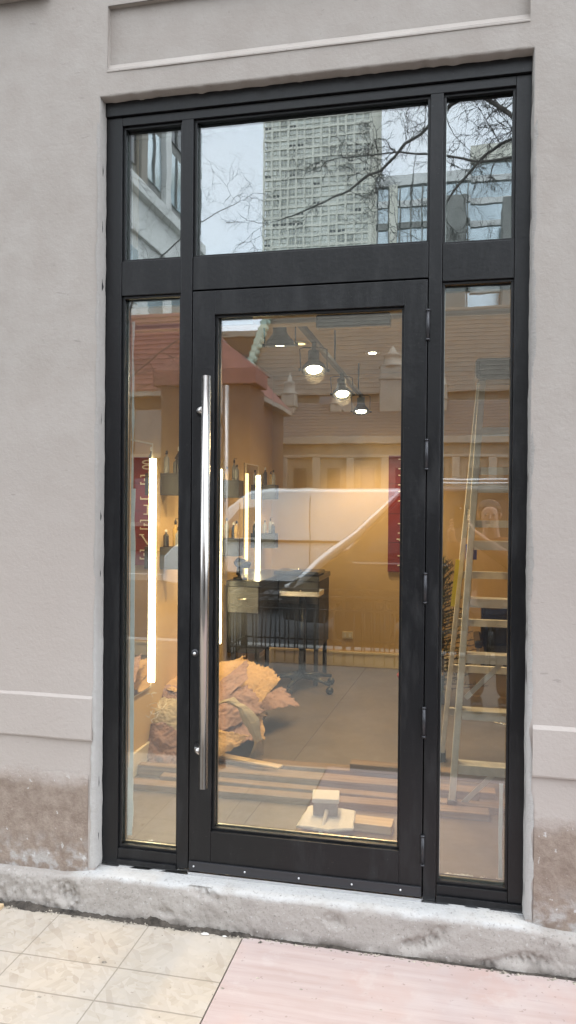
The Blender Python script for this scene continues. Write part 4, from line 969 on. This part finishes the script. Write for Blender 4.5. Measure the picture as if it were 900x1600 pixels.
# vehicles: side outline in x (nose towards -x) extruded across, with tumblehome
def wheel(par, x, y, z, r, wd):
    t = MB().lathe((x,y,z), [(r*.72,-wd/2),(r*.97,-wd/2),(r,-wd*.35),(r,wd*.35),(r*.97,wd/2),(r*.72,wd/2)], 26, 'y').build('tyre','tyre',par)
    MB().lathe((x,y,z), [(r*.1,-wd*.46),(r*.7,-wd*.42),(r*.7,wd*.42),(r*.1,wd*.46)], 20, 'y').build('rim','silver',par)
def vehicle(name, label, cat, loc, outline, wid, body, wheels, wr, windows, trims, zsh=.95, tumble=.12):
    t = thing(name, label, cat, loc); ox, oy, oz = loc
    q = MB(); k = len(outline); zmax = max(z for x, z in outline)
    cols = [0, .04, .12, .88, .96, 1]
    vs = []
    for c_ in cols:
        for x, z in outline:
            s = abs(c_-.5)*2; inn = tumble*max(0, (z-zsh)/(zmax-zsh)); y = (c_-.5)*(wid-2*inn)
            zz = z-(.05*(s**6) if z > zsh*1.2 else 0); vs.append((ox+x, oy+y, oz+zz))
    fs = []
    for c_ in range(len(cols)-1):
        for i in range(k): fs.append((c_*k+i, c_*k+(i+1)%k, (c_+1)*k+(i+1)%k, (c_+1)*k+i))
    fs += [tuple(range(k))[::-1], tuple((len(cols)-1)*k+i for i in range(k))]
    o = q.add(vs, fs).build('body', body, t, bevel=.025, seg=3); fix_normals(o)
    for poly, mt_, nm, off in windows:
        for sgn in (-1, 1):
            vv = []
            for d in (0, .012):
                for x, z in poly:
                    inn = tumble*max(0, (z-zsh)/(zmax-zsh)); vv.append((ox+x, oy+sgn*(wid/2-inn+off-.006+d), oz+z))
            n_ = len(poly); f = [tuple(range(n_)), tuple(range(n_,2*n_))[::-1]]+[(i,(i+1)%n_,(i+1)%n_+n_,i+n_) for i in range(n_)]
            o = MB().add(vv, f).build(nm, mt_, t); fix_normals(o)
    for x in wheels:
        for sgn in (-1, 1): wheel(t, ox+x, oy+sgn*(wid/2-.12), oz+wr, wr, .2)
    for fn_ in trims: fn_(t, ox, oy, oz)
    return t
def van_trim(t, ox, oy, oz):
    for s in (-1, 1):
        MB().box(ox+.3,ox+4.6,oy+s*.985-.01,oy+s*.985+.01,oz+1.10,oz+1.14).build('side_moulding','cardark',t,bevel=.004)
        MB().box(ox+.9,ox+4.7,oy+s*.985-.012,oy+s*.985+.012,oz+.38,oz+.52).build('sill_panel','cardark',t,bevel=.01)
        MB().box(ox+.03,ox+.16,oy+s*.75-.12,oy+s*.75+.12,oz+.72,oz+.90).build('headlight','headlight',t,bevel=.03)
        MB().box(ox+1.25,ox+1.262,oy+s*.99-.004,oy+s*.99+.004,oz+.5,oz+1.7).build('door_seam','frame_dark',t)
        MB().box(ox+2.35,ox+2.362,oy+s*.99-.004,oy+s*.99+.004,oz+.5,oz+1.8).build('door_seam','frame_dark',t)
        MB().box(ox+.95,ox+1.08,oy+s*1.06-.07,oy+s*1.06+.07,oz+1.12,oz+1.32).build('door_mirror','cardark',t,bevel=.03)
    MB().beam((ox+.66,oy,oz+1.15),(ox+1.22,oy,oz+1.80),.02,1.62,(0,1,0)).build('windscreen','darkglass',t)
vehicle('cargo_van','white cargo van driving past in the far lane','van',(-3.2,-9.6,RZ),
 [(.0,.45),(.02,.85),(.20,1.02),(.62,1.16),(1.05,1.68),(1.35,1.90),(1.7,1.94),(4.6,1.94),(4.78,1.85),(4.85,1.1),(4.85,.42),(4.25,.38),(4.15,.62),(3.5,.62),(3.4,.38),(1.35,.38),(1.25,.62),(.6,.62),(.5,.38)],1.95,'vanwhite',(.93,3.83),.33,
 [([(.85,1.17),(1.22,1.60),(1.55,1.64),(1.55,1.17)],'darkglass','side_window',.002)],[van_trim])
def car_trim(t, ox, oy, oz):
    for s in (-1, 1):
        MB().tube([(ox+.02,oy+s*.86,oz+.62),(ox+.45,oy+s*.90,oz+1.04),(ox+.85,oy+s*.88,oz+1.36),(ox+1.32,oy+s*.80,oz+1.83),(ox+1.5,oy+s*.77,oz+1.90)],[.07,.07,.05,.028,.02],8).build('sky_glint_tube','silver',t)  # bright silver tube imitates sky reflected along hood and windscreen edge
        MB().box(ox-.01,ox+.10,oy+s*.68-.16,oy+s*.68+.16,oz+.62,oz+.75).build('headlight','headlight',t,bevel=.02)
        MB().tube([(ox+1.6,oy+s*.62,oz+1.97),(ox+4.3,oy+s*.62,oz+1.97)],.018,6).build('roof_rail','silver',t)
        MB().box(ox+.8,ox+4.4,oy+s*.945-.006,oy+s*.945+.006,oz+1.02,oz+1.035).build('chrome_strip','silver',t)
    MB().beam((ox+.72,oy,oz+1.22),(ox+1.32,oy,oz+1.81),.02,1.50,(0,1,0)).build('windscreen','darkglass',t)
vehicle('parked_minivan','dark minivan parked at the kerb beside the tree bed','car',(-.62,-6.75,RZ),
 [(.0,.35),(-.02,.60),(.08,.78),(.45,1.03),(.75,1.22),(1.35,1.83),(1.6,1.91),(4.1,1.92),(4.5,1.8),(4.75,1.15),(4.78,.40),(4.3,.32),(4.2,.6),(3.55,.6),(3.45,.32),(1.35,.30),(1.25,.6),(.6,.6),(.5,.32)],1.88,'cardark',(.92,3.88),.34,
 [([(.92,1.14),(1.42,1.70),(2.05,1.74),(2.05,1.14)],'darkglass','side_window',.002),([(2.15,1.14),(2.15,1.74),(3.2,1.74),(3.2,1.14)],'darkglass','side_window',.002),([(3.3,1.14),(3.3,1.72),(4.1,1.66),(4.35,1.2)],'darkglass','side_window',.002)],[car_trim])

# stone church
ch = thing('stone_church', 'pale limestone church with pinnacles, steep gable and low arcade across the street', 'church', (0,-30,GZ))
def cb(nm, mt_, x0,x1,y0,y1,z0,z1, par=ch, bev=.03): return MB().box(x0,x1,y0,y1,z0,z1).build(nm,mt_,par,bevel=bev)
cb('aisle_wall','limestone',-7.5,14,-34,-28,GZ,4.2)
cb('cornice','limestone2',-7.7,14.2,-28.0,-27.7,3.85,4.15)
cb('string_course','limestone2',-7.6,14.1,-28.0,-27.85,3.3,3.42)
for i in range(16):
    x = -7.0+i*1.38
    cb('pilaster','limestone2',x-.16,x+.16,-28.0,-27.8,GZ,3.299)
    if i < 15:
        cb('window','darkglass',x+.42,x+.96,-28.02,-27.97,.9,2.9,ch,0)
q = MB().prism([(0,0),(1,0),(0,1)],0,1)
m = MB().add([(-7.6,-27.75,4.16),(14.1,-27.75,4.16),(14.1,-31.5,6.0),(-7.6,-31.5,6.0),(-7.6,-31.5,4.16),(14.1,-31.5,4.16)],[(0,1,2,3),(0,3,4),(1,5,2),(0,4,5,1)]); m.build('lean_roof','slate',ch)
for k in range(11): MB().beam((-7.6,-27.72-.34*k,4.21+.167*k),(14.1,-27.72-.34*k,4.21+.167*k),.03,.02).build('slate_course','slate',ch)
cb('clerestory','limestone',-7,14,-36,-31.4,4.2,5.6)
cb('nave_parapet','limestone2',-7.1,14.1,-31.5,-31.3,5.45,5.62)
# gable
m = MB().prism([(6,4.2),(16,4.2),(16,5.0),(11,10.6),(6,5.0)],-36,-30.6); o = m.build('gable_wall','limestone',ch); fix_normals(o)
for a, b in (((-3.6,5.9),(-1.1,3.6)),((16.2,5.0),(11,10.8)),((11,10.8),(5.8,5.1))):
    MB().beam((a[0],-30.5,a[1]),(b[0],-30.5,b[1]),.5,.18,(0,1,0)).build('gable_coping','limestone2',ch)
cb('niche_window','darkglass',-4.75,-4.15,-31.42,-31.36,5.7,6.3,ch,0)
for x, zt_, wd in ((-6.0,7.2,.62),(-3.85,6.7,.5),(-1.45,8.3,1.0),(.6,7.4,.6),(9.4,8,.8)):
    cb('pinnacle_shaft','limestone2',x-wd/2,x+wd/2,-30.4-wd,-30.4,4.2,zt_-.9)
    MB().lathe((x,-30.4-wd/2,zt_-.9),[(wd*.62,0),(wd*.62,.08),(wd*.44,.12),(wd*.36,.45),(wd*.42,.5),(wd*.2,.62),(.03,.95)],8).build('pinnacle_cap','limestone2',ch)
    cb('shaft_band','limestone',x-wd*.56,x+wd*.56,-30.4-wd*1.06,-30.36,zt_-1.5,zt_-1.4)
cb('nave_wall','limestone',-9.3,26,-48,-36.1,GZ,7.2)
MB().add([(-9.5,-35.6,7.0),(26.2,-35.6,7.0),(26.2,-41.5,12.6),(-9.5,-41.5,12.6),(-9.5,-47.8,7.0),(26.2,-47.8,7.0)],[(0,1,2,3),(3,2,5,4),(0,3,4),(1,5,2)]).build('nave_roof','paleslate',ch)
for k in range(20): MB().beam((-9.5,-35.55-.295*k,7.06+.28*k),(26.2,-35.55-.295*k,7.06+.28*k),.03,.03).build('slate_course','paleslate',ch)
MB().beam((-9.6,-35.4,6.9),(-9.6,-41.5,12.8),.8,.3,(1,0,0)).build('verge_coping','copper',ch)
for k in range(13): MB().lathe((-9.6,-35.7-.47*k,7.4+.447*k),[(.12,-.2),(.3,-.05),(.34,.12),(.12,.3)],6).build('crocket','copper',ch)

# red roofed brownstone house to its left (mirrored left)
hs_ = thing('red_roofed_house', 'brownstone house with red tiled hipped roof and a projecting bay', 'house', (-10,-22,GZ))
cb('wall','brown',-15,-5.2,-26,-20.5,GZ,4.8,hs_); cb('bay_wall','brown',-7.4,-4.6,-20.6,-19.0,GZ,4.9,hs_)
cb('eaves','limestone2',-15.3,-4.9,-26.2,-20.2,4.8,4.98,hs_); cb('bay_eaves','redroof',-7.6,-4.4,-20.2,-18.8,4.9,5.35,hs_)
MB().add([(-15.3,-20.2,4.98),(-4.9,-20.2,4.98),(-4.9,-26.2,4.98),(-15.3,-26.2,4.98),(-12.5,-23.2,8.2),(-7.7,-23.2,8.2)],[(0,1,5,4),(1,2,5),(2,3,4,5),(3,0,4),(3,2,1,0)]).build('roof','redroof',hs_)
for k in range(16):
    t = k/16; y = -20.17-3.0*t; z = 5.02+3.2*t; MB().beam((-15.3+2.8*t,y,z),(-4.9-2.8*t,y,z),.03,.025).build('tile_course','redroof',hs_)
MB().add([(-7.6,-18.8,5.35),(-4.4,-18.8,5.35),(-4.4,-20.6,5.35),(-7.6,-20.6,5.35),(-6,-19.7,6.6)],[(0,1,4),(1,2,4),(2,3,4),(3,0,4),(3,2,1,0)]).build('bay_roof','redroof',hs_)
for x in (-13.6,-11.8,-10,-8.4):
    for z in (.8,3.0):
        f = cb('window','darkglass',x-.45,x+.45,-20.52,-20.46,z,z+1.4,hs_,0); cb('window_sill','limestone2',x-.55,x+.55,-20.5,-20.36,z-.14,z-.01,hs_,0)
for z in (.8,3.0): cb('window','darkglass',-6.5,-5.5,-19.02,-18.96,z,z+1.4,hs_,0)

nb_ = thing('brown_block', 'plain brown brick block far behind the red roofed house', 'building', (-26,-64,GZ))
cb('wall','brown',-42,-14,-80,-60,GZ,15.6,nb_); cb('parapet','limestone2',-42.2,-13.8,-80.2,-59.8,15.6,16.1,nb_)
for i in range(9):
    for z in (8.6,12.2): cb('window','darkglass',-40+i*2.9,-38.7+i*2.9,-60.05,-59.95,z,z+1.9,nb_,0)

# building with pale cornice and big dark windows, its side towards the church yard
bb = thing('corner_block', 'tall grey block with a broad pale cornice and large dark windows above it', 'building', (-17.3,-40,GZ))
cb('wall','greyfac',-30,-17.3,-50,-22,GZ,46,bb)
cb('pale_base','whitefac',-30,-17.05,-50.2,-21.8,GZ,19.4,bb); cb('cornice','whitefac',-30,-16.6,-50.4,-21.6,19.4,20.1,bb); cb('lower_cornice','whitefac',-30,-16.8,-50.3,-21.7,17.0,17.5,bb)
for i in range(7):
    y = -24.5-i*3.9
    cb('stone_pier','whitefac' if i%2 else 'limestone2',-17.31,-16.95,y-.45,y+.45,20.11,46,bb)
    for zf in range(6):
        z = 21.2+zf*4.1
        cb('window','blueglass' if (i+zf)%3 else 'darkglass',-17.32,-17.2,y-3.2,y-.7,z,z+3.3,bb,0)
        cb('window_mullion','greyfac',-17.28,-17.1,y-1.99,y-1.91,z,z+3.3,bb,0)
    for z in (8.2,13.0): cb('window','blueglass',-17.06,-17.0,y-3.1,y-.8,z,z+3.2,bb,0)

# high-rise with a square concrete grid
tw_ = thing('concrete_tower', 'tall concrete office tower with a regular square window grid', 'tower', (-42,-250,0))
TX0, TX1, TY = -60.8, -26.0, -240
MB().box(TX0+.6,TX1-.6,TY-34,TY-.6,-1,165).build('core','towerglass',tw_)
nb, fl = 13, 3.15
q = MB()
for i in range(nb+1):
    x = TX0+(TX1-TX0)*i/nb; MB().box(x-.30,x+.30,TY-.9,TY,-1,165).build('column','towerconc',tw_)
for i in range(nb):
    x = TX0+(TX1-TX0)*(i+.5)/nb; q.box(x-.07,x+.07,TY-.72,TY-.3,-1,165)
for k in range(52): MB().box(TX0,TX1,TY-.8,TY-.12,k*fl-.36,k*fl+.36).build('floor_band','towerconc',tw_)
for k in range(52): q.box(TX0,TX1,TY-.7,TY-.35,k*fl+1.3,k*fl+1.4)
q.build('window_bars','towerconc',tw_)
for i in range(12):
    y = TY-34*i/11-.5; q2 = MB().box(TX1-.7,TX1,y-.5,y+.3,-1,165).build('side_column','towerconc',tw_)
for k in range(52): MB().box(TX1-.7,TX1-.1,TY-34,TY-.9,k*fl-.36,k*fl+.36).build('side_band','towerconc',tw_)
rw = random.Random(3)
for i in range(nb):
    for k in range(27,42):
        if rw.random() < .25:
            x = TX0+(TX1-TX0)*i/nb; MB().box(x+.32,x+(TX1-TX0)/nb-.32,TY-.62,TY-.58,k*fl+.38,k*fl+1.28).build('blind','whitefac' if rw.random() < .35 else 'darkglass',tw_)

# banded glass building
gb = thing('glass_block', 'pale blue glass building with white floor bands', 'building', (10,-130,0))
cb('lower_block','blueglass',-11.4,3,-150,-120.6,-1,53.2,gb,0); cb('upper_block','blueglass',3,24,-150,-122,-1,57.2,gb,0)
for k in range(17):
    z = k*3.5+.4
    if z < 53.5: cb('floor_band','greyfac' if k%3 == 1 else 'whitefac',-11.6,3.01,-121,-120.2,z-.5,z+.5,gb,.0)
    cb('floor_band','whitefac',3,24.2,-122.4,-121.6,z-.45,z+.45,gb,.0)
cb('parapet','whitefac',-11.7,3.0,-121.2,-120,52.2,53.8,gb,0); cb('parapet','towerconc',2.9,24.3,-122.6,-121.2,55.6,58,gb,0)
for i in range(9): cb('fin','greyfac',-11.4+i*1.75-.1,-11.4+i*1.75+.1,-120.5,-120.2,-1,52.2,gb,0)
cb('stair_shaft','towerconc',-9.5,-8.3,-120.7,-119.8,-1,52.3,gb,0); cb('dark_bay','greyfac',-2.6,2.4,-120.6,-119.9,30,50,gb,0)
cb('dark_annex','greyfac',7.5,14,-119,-112,-1,46,gb,0)
S.render.film_transparent = False

# ================================================================== the person taking the picture (seen only mirrored)
MT['skin'] = mat('skin', (.38,.22,.16), .55); MT['coat'] = mat('rust_brown_coat', (.20,.085,.045), .85, 0, .4, 40, .15, 8)
MT['jeans'] = mat('dark_jeans', (.03,.04,.07), .85); MT['hair'] = mat('dark_hair', (.03,.02,.015), .6, 0, .5, 60)
def skinned(name, pts, edges, mtl, par, sub=2):
    me = bpy.data.meshes.new(name); w0 = wloc(par)
    me.from_pydata([tuple(Vector(p[:3])-w0) for p in pts], edges, []); o = bpy.data.objects.new(name, me); C.objects.link(o); o.parent = par
    me.materials.append(MT[mtl]); o.modifiers.new('skin','SKIN')
    if len(me.skin_vertices):
        for i, p in enumerate(pts):
            d = me.skin_vertices[0].data[i]; q_ = p[3] if isinstance(p[3], tuple) else (p[3], p[3]); d.radius = q_; d.use_root = (i == 0)
    m_ = o.modifiers.new('sub','SUBSURF'); m_.levels = sub; m_.render_levels = sub; return o
PX, PY, PG = 1.57, -3.2, GZ-.012
pe = thing('person', 'person in a rust brown coat holding up a phone, mirrored in the right sidelight', 'person', (PX,PY,PG))
B = [(PX,PY,.66,(.13,.10)),(PX,PY,.85,(.125,.09)),(PX,PY,1.04,(.14,.09)),(PX,PY+.01,1.13,.055),(PX-.01,PY+.03,1.22,(.062,.072)),(PX-.02,PY+.035,1.30,(.072,.085)),(PX-.02,PY+.02,1.37,(.06,.07)),
     (PX-.17,PY,1.08,.055),(PX-.25,PY+.13,.90,.042),(1.275,-2.80,1.17,.028),
     (PX+.17,PY,1.08,.055),(PX+.20,PY+.16,.92,.042),(1.400,-2.80,1.20,.028),
     (PX-.09,PY,.58,.085),(PX-.10,PY+.01,.27,.055),(PX-.10,PY,-.08,.038),(PX+.09,PY,.58,.085),(PX+.10,PY+.01,.27,.055),(PX+.10,PY,-.08,.038),
     (1.272,-2.775,1.215,.030),(1.398,-2.775,1.245,.030)]
Ed = [(0,1),(1,2),(2,3),(3,4),(4,5),(5,6),(2,7),(7,8),(8,9),(9,19),(2,10),(10,11),(11,12),(12,20),(0,13),(13,14),(14,15),(0,16),(16,17),(17,18)]
skinned('body', B, Ed, 'skin', pe)
for hx, hz, sg_ in ((1.272,1.225,1),(1.398,1.255,-1)):
    for k in range(4):
        z = hz+.042-.019*k; l = (.9,1,.95,.8)[k]
        skinned('finger', [(hx,-2.765,z-.012,.009),(hx-.002*sg_,-2.735,z,.0085),(hx+.010*sg_,-2.712,z+.003,.008),(hx+.022*sg_*l,-2.7075,z+.004,.0065)], [(0,1),(1,2),(2,3)], 'skin', pe, 1)
    skinned('thumb', [(hx,-2.775,hz-.015,.011),(hx+.014*sg_,-2.74,hz+.005,.0095),(hx+.026*sg_,-2.719,hz+.024,.0075)], [(0,1),(1,2)], 'skin', pe, 1)
Cc = [(PX,PY,.52,(.165,.12)),(PX,PY,.70,(.155,.115)),(PX,PY,.88,(.15,.11)),(PX,PY,1.05,(.155,.105)),(PX,PY+.01,1.13,.072),
      (PX-.18,PY,1.075,.072),(PX-.255,PY+.13,.895,.072),(1.280,-2.83,1.13,.050),(PX+.18,PY,1.075,.072),(PX+.205,PY+.16,.915,.072),(1.410,-2.83,1.16,.050)]
skinned('coat', Cc, [(0,1),(1,2),(2,3),(3,4),(3,5),(5,6),(6,7),(3,8),(8,9),(9,10)], 'coat', pe)
skinned('trousers', [(PX,PY,.62,(.15,.11)),(PX-.09,PY,.55,.10),(PX-.10,PY+.01,.27,.072),(PX-.10,PY,-.07,.058),(PX+.09,PY,.55,.10),(PX+.10,PY+.01,.27,.072),(PX+.10,PY,-.07,.058)], [(0,1),(1,2),(2,3),(0,4),(4,5),(5,6)], 'jeans', pe)
skinned('hair', [(PX-.02,PY+.025,1.405,(.085,.10)),(PX-.02,PY-.02,1.34,(.095,.075)),(PX-.02,PY-.035,1.18,(.095,.05))], [(0,1),(1,2)], 'hair', pe)
for s_ in (-1,1):
    MB().lathe((PX-.02+.030*s_,PY+.112,1.305),[(.002,-.006),(.008,-.004),(.009,0),(.005,.003)],12,'y').build('eye','greyplastic',pe)
    MB().lathe((PX-.02+.030*s_,PY+.1175,1.305),[(.002,-.003),(.006,-.002),(.003,-.0005)],10,'y').build('iris','black',pe)
    skinned('ear', [(PX-.02+.074*s_,PY+.03,1.275,.008),(PX-.02+.080*s_,PY+.025,1.300,.011),(PX-.02+.077*s_,PY+.03,1.320,.007)], [(0,1),(1,2)], 'skin', pe, 1)
    MB().box(PX+.10*s_-.045,PX+.10*s_+.045,PY-.08,PY+.17,PG+.001,PG+.085).build('shoe','black',pe,bevel=.03,seg=3)
skinned('nose', [(PX-.02,PY+.112,1.305,.007),(PX-.02,PY+.132,1.275,.012),(PX-.02,PY+.115,1.262,.009)], [(0,1),(1,2)], 'skin', pe, 1)
MB().tube([(PX-.042,PY+.108,1.232),(PX-.02,PY+.116,1.229),(PX+.002,PY+.108,1.232)],.005,8).build('mouth','rosin',pe)
ph = thing('phone', 'black phone held upright in both hands by the mirrored person', 'phone', (1.335,-2.71,1.29))
MB().box(1.292,1.378,-2.7120,-2.7035,1.215,1.372).build('phone_body','black',ph,bevel=.003)
MB().lathe((1.335,-2.7033,1.352),[(.002,.0012),(.006,.001),(.007,0)],14,'y').build('lens','chrome',ph)
